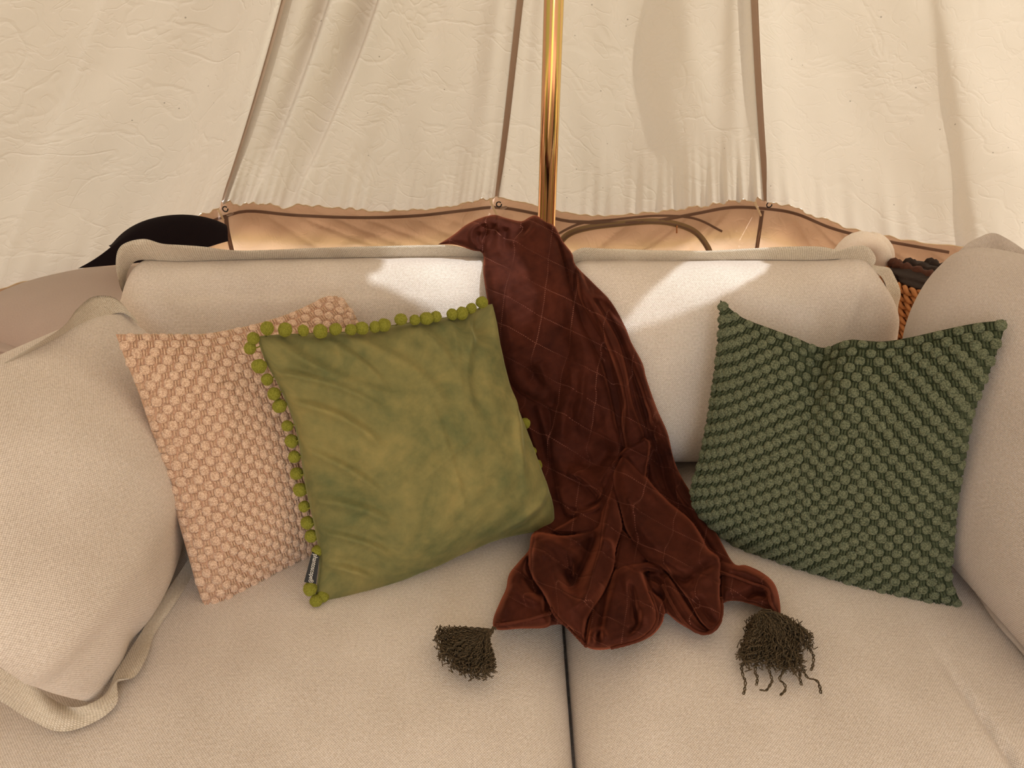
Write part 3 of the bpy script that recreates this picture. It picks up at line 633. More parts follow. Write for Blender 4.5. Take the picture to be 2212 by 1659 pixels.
for off_, m_ in ((-.035, RUSTCLOTH), (.0, DARKCLOTH), (.05, DARKCLOTH)):
    pts = [L3(bcx + off_ + .03 * math.sin(a * 2), bcy - .085 * math.cos(a), rim_z + .0 + .010 * math.sin(a)) for a in np.linspace(.15, 2.6, 30)]
    tv, tf = tube(pts, [.011 + .004 * math.sin(i * 1.9) for i in range(30)], 8); mesh('shawl_fold', tv, tf, m_, dc)

# ------------------------------------------------------------------ scatter pillows
def bobble_mesh(name, mat, seed, flat=.62):
    rr_ = random.Random(seed); nu, nv = 10, 6; V = []
    for i in range(nv + 1):
        th = (math.pi * .62) * i / nv
        for j in range(nu):
            ph = 2 * math.pi * j / nu; sx = abs(math.cos(ph)) ** .75 * (1 if math.cos(ph) > 0 else -1); sy = abs(math.sin(ph)) ** .75 * (1 if math.sin(ph) > 0 else -1)
            k = 1 + (rr_.random() - .5) * .10
            V.append((math.sin(th) * sx * k, math.sin(th) * sy * k, math.cos(th) * flat * k + (0 if i else 0)))
    Fc = [(i * nu + j, (i + 1) * nu + j, (i + 1) * nu + (j + 1) % nu, i * nu + (j + 1) % nu) for i in range(1, nv) for j in range(nu)]
    V = V[:1] + V[nu:]; Fc = [tuple(x - nu + 1 for x in f) for f in Fc] + [(0, 1 + j, 1 + (j + 1) % nu) for j in range(nu)]
    me = bpy.data.meshes.new(name); me.from_pydata(V, [], Fc); me.polygons.foreach_set('use_smooth', [True] * len(Fc)); me.materials.append(mat); me.update()
    return me, np.array(V), Fc
def tufted(root, surf, mats, nx, ny, sz, seed, jit=.1, vis=None):
    """bobbles and flat ribs in a staggered weave over the pillow front; the 300 largest bobbles are parts"""
    mb, mr, _ = mats; meshes = [bobble_mesh('bobble', mb, seed + q) for q in range(4)]; rg = np.random.default_rng(seed)
    items = []; ribs = []
    for i in range(nx):
        for j in range(ny):
            u = -1 + 2 * (i + .5) / nx; v = -1 + 2 * (j + .5) / ny
            u += (rg.random() - .5) * jit / nx; v += (rg.random() - .5) * jit / ny
            P, du, dv, n_ = surf(u, v); a, b = nrm(du), None; b = nrm(dv - a * np.dot(dv, a))
            hu = min(np.linalg.norm(du) / nx, .016); hv = min(np.linalg.norm(dv) / ny, .012)
            if (i + j) % 2 == 0:
                s = sz * (1 + .12 * (rg.random() - .5)); sx = min(hu * 1.28, s); sy = min(hv * 1.62, s * 1.02); items.append((P, a, b, n_, max(sx, s * .55), max(sy, s * .6), s))
            else: ribs.append((P, a, b, n_, hu, hv))
    def dist(it): return np.linalg.norm(it[0] - CAM)
    def shown(it):
        if vis and not vis(it[0]): return 1e3
        return dist(it) - .3 * np.dot(it[3], nrm(CAM - it[0]))
    items.sort(key=shown); rest = []
    for k_, (P, a, b, n_, sx, sy, s) in enumerate(items):
        me, V, Fc = meshes[k_ % 4]
        if k_ < 300:
            o = bpy.data.objects.new('bobble', me); COL.objects.link(o)
            Mx = Matrix(((a[0] * sx, b[0] * sy, n_[0] * s, P[0]), (a[1] * sx, b[1] * sy, n_[1] * s, P[1]), (a[2] * sx, b[2] * sy, n_[2] * s, P[2]), (0, 0, 0, 1)))
            o.parent = root; o.matrix_parent_inverse = Matrix.Translation(-Vector(root.location)); o.matrix_basis = Mx
        else: rest.append((P + V[:, 0:1] * a * sx + V[:, 1:2] * b * sy + V[:, 2:3] * n_ * s, Fc))
    tv, tf = join(rest); mesh('small_bobbles', tv, tf, mb, root, kind='stuff')
    rb = []
    for (P, a, b, n_, hu, hv) in ribs:
        for q in (-.36, .36):
            c = P + a * hu * q * .9; V = []
            for (x, y, z) in ((-1, -1, 0), (1, -1, 0), (1, 1, 0), (-1, 1, 0), (-.55, -.8, 1), (.55, -.8, 1), (.55, .8, 1), (-.55, .8, 1)):
                V.append(c + a * x * hu * .33 + b * y * hv * .85 + n_ * (z * .0040 - .001))
            rb.append((V, [(4, 5, 6, 7), (0, 1, 5, 4), (1, 2, 6, 5), (2, 3, 7, 6), (3, 0, 4, 7)]))
    tv, tf = join(rb); mesh('woven_ribs', tv, tf, mr, root, kind='stuff')

# pink bobble pillow
pk = empty('bobble_pillow', (-.42, .95, .46), label='pale pink bobble-knit pillow behind the olive velvet pillow', cat='pillow')
yTL, yTR, yBL, yBR = .985, 1.185, .825, 1.045
pT = edge([(250, 722), (335, 722), (430, 722), (520, 708), (610, 683), (668, 658), (706, 640), (738, 645)], yTL, yTR)
pL = edge([(448, 1325), (428, 1275), (402, 1185), (372, 1080), (336, 960), (300, 850), (268, 770), (250, 722)], yBL, yTL)
pB = edge([(448, 1325), (505, 1302), (565, 1262), (650, 1215), (760, 1170), (850, 1135)], yBL, yBR)
pR = edge([(850, 1135), (820, 1000), (790, 850), (775, 720), (762, 680), (738, 645)], yBR, yTR)
_, sf, N1 = cushion('cover', pB, pT, pL, pR, .075, .055, PINK_C, pk, a=2.0, b=.55, n=(80, 80),
    bumpf=lambda u, v: .006 * gss(u + .55 - .3 * v, .08) * (v < .6) - .006 * gss(u - .1, .3) * gss(v - .9, .2))
tufted(pk, sf, (PINK_B, PINK_R, PINK_C), 32, 36, .0083, 11, .25, vis=lambda P: P[0] < -.30 or P[2] > .80)

# moss green bobble pillow
mg = empty('bobble_pillow', (.53, .92, .46), label='dark moss green bobble-knit pillow on the right seat cushion', cat='pillow')
yTL, yTR, yBL, yBR = 1.15, .965, .985, .828
mT = edge([(1556, 648), (1600, 684), (1660, 708), (1720, 730), (1780, 752), (1830, 734), (1900, 738), (1960, 730), (2040, 712), (2110, 698), (2174, 692)], yTL, yTR)
mL = edge([(1533, 1135), (1500, 1092), (1494, 1050), (1512, 985), (1530, 900), (1545, 800), (1553, 720), (1556, 648)], yBL, yTL)
mB = edge([(1533, 1135), (1600, 1180), (1690, 1212), (1790, 1248), (1890, 1285), (1960, 1302), (2030, 1312), (2078, 1306)], yBL, yBR)
mR = edge([(2078, 1306), (2056, 1250), (2062, 1160), (2070, 1070), (2086, 980), (2104, 890), (2138, 800), (2162, 735), (2174, 692)], yBR, yTR)
_, sf, N2 = cushion('cover', mB, mT, mL, mR, .078, .055, MOSS_C, mg, a=2.0, b=.55, n=(80, 80),
    bumpf=lambda u, v: -.028 * gss(u + .20 - .05 * (1 - v), .13) * gss(v - .95, .38) + .008 * gss(u - .12, .2) * gss(v - .6, .3))
tufted(mg, sf, (MOSS_B, MOSS_R, MOSS_C), 33, 35, .0083, 23, .25)

# olive velvet pillow
ol = empty('velvet_pillow', (-.16, .95, .46), label='olive green velvet pillow edged with pompoms', cat='pillow')
yTL, yTR, yBL, yBR = .99, 1.165, .832, 1.0
oTc = [(558, 728), (600, 725), (680, 721), (780, 716), (860, 702), (940, 690), (985, 684), (1020, 672), (1062, 658)]
oLc = [(682, 1303), (687, 1262), (692, 1205), (680, 1130), (662, 1050), (642, 930), (608, 840), (575, 780), (558, 728)]
oBc = [(682, 1303), (760, 1285), (850, 1258), (940, 1222), (1010, 1190), (1090, 1160), (1196, 1140)]
oRc = [(1196, 1140), (1192, 1085), (1162, 1000), (1128, 910), (1098, 830), (1080, 750), (1072, 700), (1062, 658)]
oT, oL, oB, oR = edge(oTc, yTL, yTR), edge(oLc, yBL, yTL), edge(oBc, yBL, yBR), edge(oRc, yBR, yTR)
def crease(u, v, u0, v0, u1, v1, wd, am, curve=0):
    du, dv = u1 - u0, v1 - v0; L = math.hypot(du, dv); t = ((u - u0) * du + (v - v0) * dv) / L ** 2
    d = ((u - u0) * -dv + (v - v0) * du) / L - curve * (t * (1 - t)) * 4
    return am * (np.exp(-(d / wd) ** 2) - .6 * np.exp(-((d - wd * 1.8) / (wd * 1.4)) ** 2)) * np.exp(-((t - .35) / .5) ** 4)
def olb(u, v):
    d = 0
    for (a0, b0, a1, b1, w_, am, cv) in ((-.98, .72, -.25, .35, .035, .0055, .06), (-.98, .5, -.35, .05, .04, .0060, .08), (-.97, .15, -.45, -.25, .035, .0045, .05),
        (-.97, -.2, -.4, -.5, .04, .0055, .06), (-.95, -.45, -.45, -.75, .03, .0045, .05), (-.93, -.70, -.55, -.92, .03, .0050, .03), (-.85, .93, .0, .45, .05, .0045, -.1),
        (-.3, .97, .25, .2, .05, .0035, .1), (.25, .97, .35, .15, .05, .0040, .1), (.75, .95, .45, .1, .05, .0055, -.08), (.55, .97, .42, .4, .04, .0040, 0), (.98, .2, .7, -.6, .05, .0050, -.05),
        (.97, -.6, .4, -.9, .04, .0030, .05), (-.5, .95, -.2, .5, .03, .0030, .05), (-.2, -.2, .6, .05, .03, .0016, .02), (.1, .3, .12, -.8, .03, .0014, .02)):
        d = d + crease(u, v, a0, b0, a1, b1, w_, am * 1.7, cv)
    d = d + .0009 * np.sin(23 * u + 9 * v + 3 * np.sin(7 * v)) + .0007 * np.sin(31 * v - 17 * u)
    d = d - .022 * gss(u - .80, .13) * gss(v - .86, .12) + .016 * gss(u - .66, .12) * gss(v - .78, .14)
    return d
_, sfo, N3 = cushion('cover', oB, oT, oL, oR, .080, .055, OLIVE, ol, a=2.2, b=.5, n=(240, 240), bumpf=olb)
# seam cord round the pillow
loop = np.vstack([oB, oR[1:], oT[::-1][1:], oL[::-1][1:]]); tv, tf = tube(spline(loop, 300, False), .0017, 6); mesh('seam_cord', tv, tf, OLIVE, ol)
# pompoms at their measured places
def pom_mesh(seed):
    bm = bmesh.new(); bmesh.ops.create_icosphere(bm, subdivisions=3, radius=1); rr_ = random.Random(seed)
    ph = [rr_.random() * 6 for _ in range(6)]
    for v in bm.verts:
        c = v.co; v.co = c * (1 + .035 * math.sin(5 * c.x + ph[0]) * math.sin(4 * c.y + ph[1]) + .03 * math.sin(9 * c.z + ph[2]) + (rr_.random() - .5) * .03)
    for f in bm.faces: f.smooth = True
    me = bpy.data.meshes.new('pompom'); bm.to_mesh(me); bm.free(); me.materials.append(POM); return me
PM = [pom_mesh(s) for s in range(5)]
poms = [(577, 709, .985), (616, 712, .995), (655, 714, 1.0), (692, 716, 1.01), (725, 711, 1.02), (758, 712, 1.03), (782, 709, 1.04), (810, 706, 1.05), (830, 702, 1.055), (866, 690, 1.07), (896, 691, 1.08), (921, 688, 1.09), (942, 684, 1.10), (977, 679, 1.115), (998, 677, 1.12), (1018, 666, 1.13), (1041, 653, 1.14),
        (547, 731, .98), (540, 752, .975), (560, 791, .965), (577, 820, .96), (592, 851, .95), (604, 877, .945), (621, 920, .935), (630, 953, .93), (636, 987, .92), (641, 1023, .915), (649, 1058, .905), (657, 1094, .895), (664, 1129, .885), (673, 1158, .875), (685, 1190, .86), (670, 1272, .835), (685, 1309, .825), (701, 1307, .835),
        (762, 1287, .865), (803, 1266, .875), (836, 1252, .89), (870, 1238, .90), (901, 1226, .91), (1118, 1152, 1.0), (1160, 1148, 1.01), (1180, 1146, 1.02),
        (1134, 915, 1.10), (1148, 975, 1.085), (1158, 1005, 1.08), (1170, 1045, 1.07)]
LOOPP = spline(loop, 400, False)
for k_, (x, y, Y) in enumerate(poms):
    p = atY(x, y, Y); z_ = p[2]
    if z_ < .478 and y > 1140: p[2] = max(p[2], .474)
    o = bpy.data.objects.new('pompom', PM[k_ % 5]); COL.objects.link(o); o.parent = ol; o.matrix_parent_inverse = Matrix.Translation(-Vector(ol.location))
    r_ = {3: .0108}.get(k_, .0098 + .0010 * math.sin(k_ * 2.4)); o.location = p.tolist(); o.scale = (r_ * (1 + .06 * math.sin(k_)), r_, r_ * (1 + .08 * math.cos(k_ * 1.7))); o.rotation_euler = (k_, k_ * 2.1, k_ * .7)
    q = LOOPP[np.argmin(np.linalg.norm(LOOPP - p, axis=1))]
    tv, tf = tube([p, (p + q) / 2 + L3(0, -.002, -.001), q], .0011, 5); th_ = mesh('thread', tv, tf, POM, ol)
# sewn-in black tag with its lettering
tq = [atY(674, 1192, .852), atY(690, 1202, .85), atY(683, 1261, .838), atY(657, 1257, .836)]
nT = nrm(np.cross(tq[1] - tq[0], tq[3] - tq[0])); nT = nT if np.dot(nT, CAM - tq[0]) > 0 else -nT
ribbon('tag', [tq[0], tq[3]], [tq[1], tq[2]], TAGM, ol, th=.0012, N=nT, n=8, label='small black woven tag with pale lettering')
cu = bpy.data.curves.new('tag_lettering', 'FONT'); cu.body = 'phantoscope\u00ae'; cu.size = 1; cu.extrude = .004
to = bpy.data.objects.new('tmp', cu); COL.objects.link(to); bpy.context.view_layer.update()
me = bpy.data.meshes.new_from_object(to.evaluated_get(bpy.context.evaluated_depsgraph_get())); bpy.data.objects.remove(to)
co = np.array([v.co for v in me.vertices]); wX = co[:, 0].max() - co[:, 0].min(); co[:, 0] -= co[:, 0].min()
down = nrm((tq[3] + tq[2]) - (tq[0] + tq[1])); upv = nrm(np.cross(nT, down)); upv = upv if np.dot(upv, tq[1] - tq[0]) > 0 else -upv
s_ = (np.linalg.norm((tq[3] + tq[2]) - (tq[0] + tq[1])) / 2 * .98) / wX; start = (tq[0] + tq[1]) / 2 - upv * s_ * .34 + nT * .0011
P = start + co[:, 0:1] * s_ * down + co[:, 1:2] * s_ * 1.25 * upv + co[:, 2:3] * .02 * nT
mesh('tag_lettering', P, [tuple(p.vertices) for p in me.polygons], LETTER, ol, smooth=False)

# ------------------------------------------------------------------ rust velvet throw
cv, cf = join([(V, [tuple(f) for f in F_]) for V, F_ in COLL])
CB = BVHTree.FromPolygons([tuple(map(float, v)) for v in cv], [tuple(int(i) for i in f) for f in cf])
PROF = [(1.05, 1.43), (.93, 1.40), (.87, 1.36), (.83, 1.31), (.79, 1.27), (.70, 1.235), (.60, 1.205), (.54, 1.18), (.495, 1.13), (.472, 1.05), (.468, .95), (.467, .40)]   # (z, Y)
def base_depth(py):
    d = rd(CX, py); best = None
    for (z0, y0), (z1, y1) in zip(PROF[:-1], PROF[1:]):
        # CAM + t d on segment
        A = np.array([[d[1], -(y1 - y0)], [d[2], -(z1 - z0)]]); bb = np.array([y0, z0 - CAM[2]])
        try: t, s = np.linalg.solve(A, bb)
        except Exception: continue
        if -.001 <= s <= 1.001 and t > 0 and (best is None or t < best): best = t
    return best if best else 1.3
def base_at(px, py):
    t = base_depth(py); d = rd(px, py); h = CB.ray_cast(Vector(CAM.tolist()), Vector(nrm(d).tolist()))
    if h[0] is not None:
        tb = h[3] / np.linalg.norm(d)
        t = min(t, tb - .002)
    return t
def seg_dist(P, poly, closed=False):
    Q = np.asarray(poly, float); Q2 = np.vstack([Q, Q[:1]]) if closed else Q
    best = np.full(len(P), 1e9); sgn = np.zeros(len(P)); par = np.zeros(len(P)); near = np.zeros((len(P), 2)); n = len(Q2) - 1
    Ls = np.r_[0, np.cumsum(np.linalg.norm(np.diff(Q2, axis=0), axis=1))]
    for i in range(n):
        a, b = Q2[i], Q2[i + 1]; ab = b - a; L2 = ab @ ab + 1e-9; t = np.clip(((P - a) @ ab) / L2, 0, 1); c = a + t[:, None] * ab; v = P - c
        d = np.hypot(v[:, 0], v[:, 1]); m = d < best
        cr = ab[0] * (P[:, 1] - a[1]) - ab[1] * (P[:, 0] - a[0])
        best[m] = d[m]; sgn[m] = np.sign(cr[m]); par[m] = ((Ls[i] + t * (Ls[i + 1] - Ls[i])) / Ls[-1])[m]; near[m] = c[m]
    return best, sgn, par, near
OUT = [(946, 528), (966, 516), (985, 503), (1005, 487), (1035, 472), (1067, 464), (1090, 470), (1125, 478), (1142, 470), (1158, 465), (1180, 480), (1197, 487), (1215, 520), (1236, 548), (1243, 572), (1280, 610), (1320, 652), (1350, 705),
       (1364, 740), (1388, 785), (1397, 820), (1420, 885), (1442, 935), (1455, 990), (1473, 1032), (1500, 1075), (1530, 1120), (1555, 1165), (1585, 1217), (1612, 1221), (1645, 1236), (1671, 1258), (1683, 1290), (1685, 1331),
       (1665, 1320), (1625, 1306), (1590, 1298), (1563, 1303), (1560, 1330), (1551, 1356), (1530, 1371), (1500, 1364), (1465, 1345), (1438, 1324), (1431, 1345), (1412, 1370), (1378, 1388), (1332, 1399), (1292, 1404), (1262, 1394), (1228, 1354),
       (1195, 1350), (1175, 1357), (1125, 1358), (1073, 1360), (1065, 1340), (1080, 1300), (1093, 1272), (1100, 1240), (1122, 1212), (1142, 1188), (1147, 1158), (1160, 1130), (1120, 1040), (1080, 900), (1065, 800),
       (1060, 700), (1052, 645), (1044, 590), (1043, 548), (1020, 541), (985, 529)]
OUT = spline(OUT + OUT[:1], 420)[:-1]
# lobes: (polygon, base height, dome height, rim radius in px)
LOBES = [
    ([(1043, 548), (1044, 530), (1070, 500), (1072, 470), (1092, 471), (1125, 480), (1158, 466), (1185, 490), (1205, 520), (1217, 560), (1228, 600), (1255, 690), (1280, 742), (1298, 780), (1313, 830), (1328, 900), (1338, 940), (1345, 985), (1318, 1050), (1290, 1110), (1232, 1118), (1214, 1100), (1198, 1040), (1188, 960), (1189, 890), (1150, 866), (1105, 830), (1082, 760), (1060, 690), (1046, 600)], .010, .024, 26),
    ([(1158, 466), (1197, 488), (1215, 520), (1236, 548), (1243, 572), (1242, 600), (1238, 630), (1228, 600), (1215, 550), (1203, 518)], .010, .016, 9),
    ([(1243, 575), (1258, 592), (1285, 650), (1330, 722), (1350, 780), (1366, 864), (1384, 917), (1392, 945), (1370, 975), (1352, 985), (1350, 962), (1341, 906), (1347, 866), (1328, 795), (1308, 748), (1276, 690), (1250, 640)], .008, .026, 14),
    ([(1300, 650), (1330, 680), (1352, 712), (1388, 787), (1397, 820), (1420, 888), (1442, 936), (1456, 992), (1474, 1032), (1530, 1120), (1585, 1217), (1553, 1210), (1500, 1130), (1470, 1085), (1452, 1040), (1446, 980), (1428, 957), (1409, 922), (1389, 863), (1362, 790), (1330, 715)], .004, .024, 16),
    ([(1280, 640), (1305, 655), (1350, 745), (1375, 830), (1400, 920), (1425, 985), (1440, 1060), (1400, 1040), (1392, 945), (1366, 864), (1352, 780), (1318, 705)], .004, .014, 12),
    ([(1392, 945), (1404, 960), (1398, 1005), (1389, 1030), (1346, 985), (1330, 1012), (1300, 1070), (1280, 1090), (1300, 1040), (1340, 978)], .024, .020, 10),
    ([(1224, 1096), (1240, 1088), (1268, 1090), (1300, 1072), (1312, 1040), (1326, 1010), (1330, 1060), (1310, 1110), (1290, 1150), (1196, 1150), (1226, 1128), (1246, 1112)], .016, .020, 10),
    ([(1346, 982), (1389, 1023), (1416, 1055), (1445, 1086), (1490, 1122), (1516, 1160), (1530, 1187), (1554, 1206), (1556, 1250), (1556, 1296), (1561, 1318), (1553, 1352), (1538, 1364), (1512, 1340), (1490, 1300), (1462, 1262), (1434, 1230), (1397, 1211), (1376, 1185), (1351, 1140), (1338, 1096), (1326, 1058), (1324, 1018)], .026, .030, 20),
    ([(1343, 1144), (1362, 1162), (1395, 1200), (1392, 1216), (1347, 1224), (1329, 1232), (1331, 1195)], .018, .018, 8),
    ([(1148, 1158), (1163, 1151), (1190, 1154), (1224, 1157), (1286, 1140), (1300, 1100), (1318, 1060), (1328, 1060), (1338, 1100), (1344, 1140), (1331, 1185), (1329, 1214), (1317, 1254), (1301, 1286), (1275, 1327), (1266, 1362), (1262, 1393), (1230, 1358), (1200, 1330), (1172, 1279), (1154, 1254), (1142, 1223), (1143, 1186)], .024, .032, 20),
    ([(1329, 1230), (1347, 1220), (1390, 1213), (1415, 1216), (1431, 1226), (1428, 1240), (1403, 1234), (1389, 1237), (1393, 1256), (1404, 1282), (1418, 1312), (1421, 1340), (1406, 1364), (1372, 1386), (1332, 1398), (1292, 1403), (1262, 1395), (1272, 1330), (1301, 1286), (1318, 1250)], .016, .034, 20),
    ([(1392, 1250), (1410, 1278), (1432, 1300), (1438, 1326), (1430, 1348), (1412, 1370), (1378, 1388), (1400, 1366), (1417, 1340), (1415, 1312)], .010, .022, 10),
    ([(1396, 1238), (1432, 1228), (1455, 1260), (1480, 1300), (1512, 1345), (1540, 1364), (1528, 1371), (1500, 1364), (1465, 1345), (1440, 1322), (1430, 1292), (1405, 1272)], .008, .024, 13),
    ([(1556, 1208), (1587, 1218), (1613, 1222), (1647, 1238), (1671, 1259), (1682, 1286), (1685, 1330), (1665, 1320), (1625, 1305), (1590, 1298), (1560, 1298), (1556, 1250)], .008, .034, 20),
    ([(1144, 1190), (1122, 1214), (1101, 1240), (1094, 1275), (1080, 1300), (1066, 1337), (1073, 1359), (1125, 1358), (1182, 1352), (1190, 1328), (1175, 1288), (1152, 1252), (1142, 1222)], .006, .036, 24),
    ([(946, 528), (966, 516), (985, 503), (1005, 487), (1035, 472), (1067, 464), (1073, 480), (1062, 500), (1048, 515), (1043, 548), (1020, 541), (985, 529)], .004, .026, 18),
]
# strokes: (polyline, height, left width px, right width px)   left/right seen along the line in the picture
STROKES = [
    ([(1067, 468), (1073, 490), (1058, 512), (1045, 530)], .008, 6, 10), ([(1050, 475), (1022, 492), (1018, 515), (1030, 535)], .005, 7, 5), ([(1035, 500), (1030, 520), (1040, 538)], -.005, 6, 6), ([(1040, 482), (1050, 500), (1040, 520)], -.004, 5, 5),
    ([(1095, 490), (1088, 520), (1086, 545)], -.006, 9, 14), ([(1078, 478), (1077, 510), (1085, 560)], .006, 10, 10), ([(1155, 480), (1148, 500), (1120, 518), (1100, 522)], .007, 14, 8), ([(1125, 490), (1140, 500)], -.006, 14, 14),
    ([(1120, 560), (1115, 680), (1130, 780)], .005, 26, 34), ([(1170, 560), (1185, 680), (1190, 780)], -.004, 24, 24), ([(1236, 790), (1232, 840), (1220, 890), (1213, 960)], .010, 12, 18), ([(1262, 800), (1256, 860), (1246, 910)], .007, 8, 12), ([(1210, 700), (1230, 780)], -.004, 16, 16),
    ([(1140, 790), (1185, 850), (1200, 880)], -.008, 12, 16), ([(1165, 780), (1178, 830), (1180, 870)], .008, 14, 14), ([(1160, 870), (1180, 940), (1190, 1000)], .008, 14, 8),
    ([(1224, 1022), (1252, 1030), (1278, 1052), (1302, 1078)], .013, 16, 6), ([(1250, 960), (1290, 900), (1300, 840)], -.006, 30, 24), ([(1240, 1000), (1290, 1000), (1320, 950)], -.013, 24, 18),
    ([(1300, 1042), (1318, 1010), (1330, 995)], .008, 9, 6), ([(1296, 1080), (1306, 1040), (1322, 1010)], -.008, 5, 5), ([(1226, 1100), (1262, 1102), (1295, 1085)], -.008, 6, 6), ([(1240, 1108), (1280, 1102), (1300, 1090)], .007, 7, 6),
    ([(1290, 1150), (1262, 1215), (1236, 1262), (1218, 1230)], -.022, 16, 18), ([(1325, 1075), (1305, 1160), (1288, 1220), (1262, 1290), (1235, 1318)], .012, 15, 14), ([(1165, 1165), (1185, 1220), (1212, 1275), (1240, 1318)], .014, 20, 20),
    ([(1165, 1160), (1225, 1185), (1250, 1215)], .006, 14, 14), ([(1200, 1160), (1230, 1180), (1255, 1180)], -.006, 10, 10), ([(1298, 1165), (1318, 1172), (1322, 1192)], .007, 5, 10), ([(1240, 1320), (1270, 1290), (1300, 1262)], .006, 10, 10), ([(1150, 1190), (1180, 1200)], .005, 10, 10),
    ([(1346, 990), (1356, 1060), (1378, 1125), (1425, 1190), (1476, 1232), (1520, 1240)], .012, 26, 18), ([(1400, 1060), (1440, 1120), (1490, 1180), (1545, 1215)], .006, 18, 18), ([(1350, 1085), (1362, 1080), (1375, 1110)], .006, 10, 12), ([(1420, 1080), (1450, 1140), (1500, 1190)], -.006, 14, 14),
    ([(1483, 1254), (1505, 1240), (1548, 1212)], -.012, 12, 16), ([(1430, 1232), (1470, 1250), (1490, 1262)], -.012, 12, 10), ([(1552, 1212), (1530, 1240), (1505, 1262), (1530, 1320), (1548, 1345)], .006, 14, 16), ([(1500, 1290), (1520, 1320), (1545, 1350)], -.014, 14, 9), ([(1370, 1150), (1400, 1180), (1440, 1200)], -.005, 10, 12),
    ([(1350, 1230), (1372, 1290), (1400, 1345)], .010, 14, 14), ([(1376, 1230), (1398, 1270), (1412, 1320)], .008, 8, 12), ([(1320, 1250), (1304, 1310), (1290, 1385)], -.014, 8, 12), ([(1372, 1345), (1370, 1300), (1362, 1260)], -.012, 7, 7), ([(1382, 1310), (1375, 1350), (1355, 1372)], -.008, 6, 6), ([(1278, 1395), (1282, 1368), (1300, 1362), (1310, 1385)], .009, 7, 7), ([(1270, 1330), (1262, 1385)], -.009, 6, 6),
    ([(1440, 1250), (1465, 1300), (1500, 1350)], .006, 9, 9), ([(1400, 1245), (1425, 1262), (1435, 1300)], -.010, 8, 8),
    ([(1570, 1225), (1620, 1240), (1662, 1268), (1672, 1310)], .008, 10, 10), ([(1565, 1290), (1600, 1290), (1640, 1272)], -.007, 10, 10), ([(1610, 1298), (1635, 1285), (1660, 1290)], -.010, 7, 7),
    ([(1085, 1330), (1095, 1270), (1115, 1235)], .006, 12, 12), ([(1130, 1245), (1150, 1275), (1172, 1290)], -.012, 9, 8), ([(1105, 1262), (1135, 1290), (1165, 1300)], .008, 10, 10), ([(1176, 1292), (1178, 1325)], -.010, 5, 5), ([(1140, 1200), (1136, 1230), (1150, 1255)], -.009, 5, 5),
    ([(1300, 690), (1345, 800), (1352, 860), (1362, 920)], .004, 6, 8), ([(1306, 645), (1282, 640), (1275, 622)], .006, 5, 5), ([(1345, 700), (1305, 650)], -.006, 6, 6), ([(1395, 862), (1412, 890), (1404, 915)], .006, 6, 8), ([(1420, 900), (1408, 925), (1425, 950)], .006, 6, 8), ([(1440, 960), (1450, 1010), (1462, 1060), (1500, 1100)], .007, 8, 8), ([(1420, 1000), (1450, 1080), (1500, 1150)], -.008, 10, 12), ([(1400, 980), (1420, 1040), (1460, 1100), (1510, 1160)], .005, 9, 9),
    ([(1304, 765), (1320, 820), (1334, 880), (1338, 925)], -.014, 8, 8), ([(1262, 640), (1300, 720), (1328, 800)], -.005, 5, 5), ([(1365, 800), (1392, 880), (1412, 950), (1436, 1020)], -.008, 7, 7), ([(1100, 600), (1095, 680), (1110, 760)], .005, 14, 18), ([(1150, 600), (1160, 680), (1150, 760)], -.004, 16, 16), ([(1100, 840), (1140, 920), (1165, 1000), (1185, 1060)], .006, 8, 10), ([(1130, 900), (1160, 1000), (1178, 1060)], -.006, 8, 8), ([(1205, 1050), (1215, 1090)], .005, 10, 10),
]
step = 2.0
x0, x1, y0, y1 = 936, 1696, 454, 1414
gx = np.arange(x0, x1, step); gy = np.arange(y0, y1, step); GXm, GYm = np.meshgrid(gx, gy, indexing='ij'); PP = np.stack([GXm.ravel(), GYm.ravel()], 1)
dO, _, _, nearO = seg_dist(PP, OUT, True); insO = wn_inside(PP, OUT)
H = np.where(insO, .003 + .014 * np.sqrt(1 - (1 - np.clip(dO / 14, 0, 1)) ** 2), 0)
for poly, h0, hd, r in LOBES:
    q = spline(list(poly) + [poly[0]], 160)[:-1]; bb = (PP[:, 0] > q[:, 0].min()) & (PP[:, 0] < q[:, 0].max()) & (PP[:, 1] > q[:, 1].min()) & (PP[:, 1] < q[:, 1].max())
    idx = np.where(bb)[0]; ins = wn_inside(PP[idx], q); idx = idx[ins]; d, *_ = seg_dist(PP[idx], q, True)
    f = np.clip(d / r, 0, 1); hh = h0 * 1.25 + 1.3 * hd * np.sqrt(1 - (1 - f) ** 2); H[idx] = np.maximum(H[idx], hh)
S = np.zeros(len(PP))
for pl, am, wl_, wr_ in STROKES:
    q = spline(pl, 30) if len(pl) > 2 else np.array(pl, float); m_ = 3 * max(wl_, wr_)
    idx = np.where((PP[:, 0] > q[:, 0].min() - m_) & (PP[:, 0] < q[:, 0].max() + m_) & (PP[:, 1] > q[:, 1].min() - m_) & (PP[:, 1] < q[:, 1].max() + m_) & insO)[0]
    d, sg, par, _ = seg_dist(PP[idx], q); wv = np.where(sg > 0, wr_, wl_)
    tp_ = np.clip(np.minimum(par, 1 - par) / .22, 0, 1); tp_ = .25 + .75 * tp_ * (2 - tp_)
    S[idx] += 2.1 * am * np.exp(-(d / wv) ** 2) * tp_
S += .0012 * np.sin(PP[:, 0] * .11 + 3 * np.sin(PP[:, 1] * .021)) * np.sin(PP[:, 1] * .07 + 2 * np.sin(PP[:, 0] * .03)) + .0008 * np.sin(PP[:, 0] * .25 + PP[:, 1] * .13) * np.sin(PP[:, 1] * .19 - PP[:, 0] * .08)
edgef = np.clip(dO / 12, 0, 1)
H = np.where(insO, np.maximum(H + S * edgef, .0025 * edgef + .0005), 0)
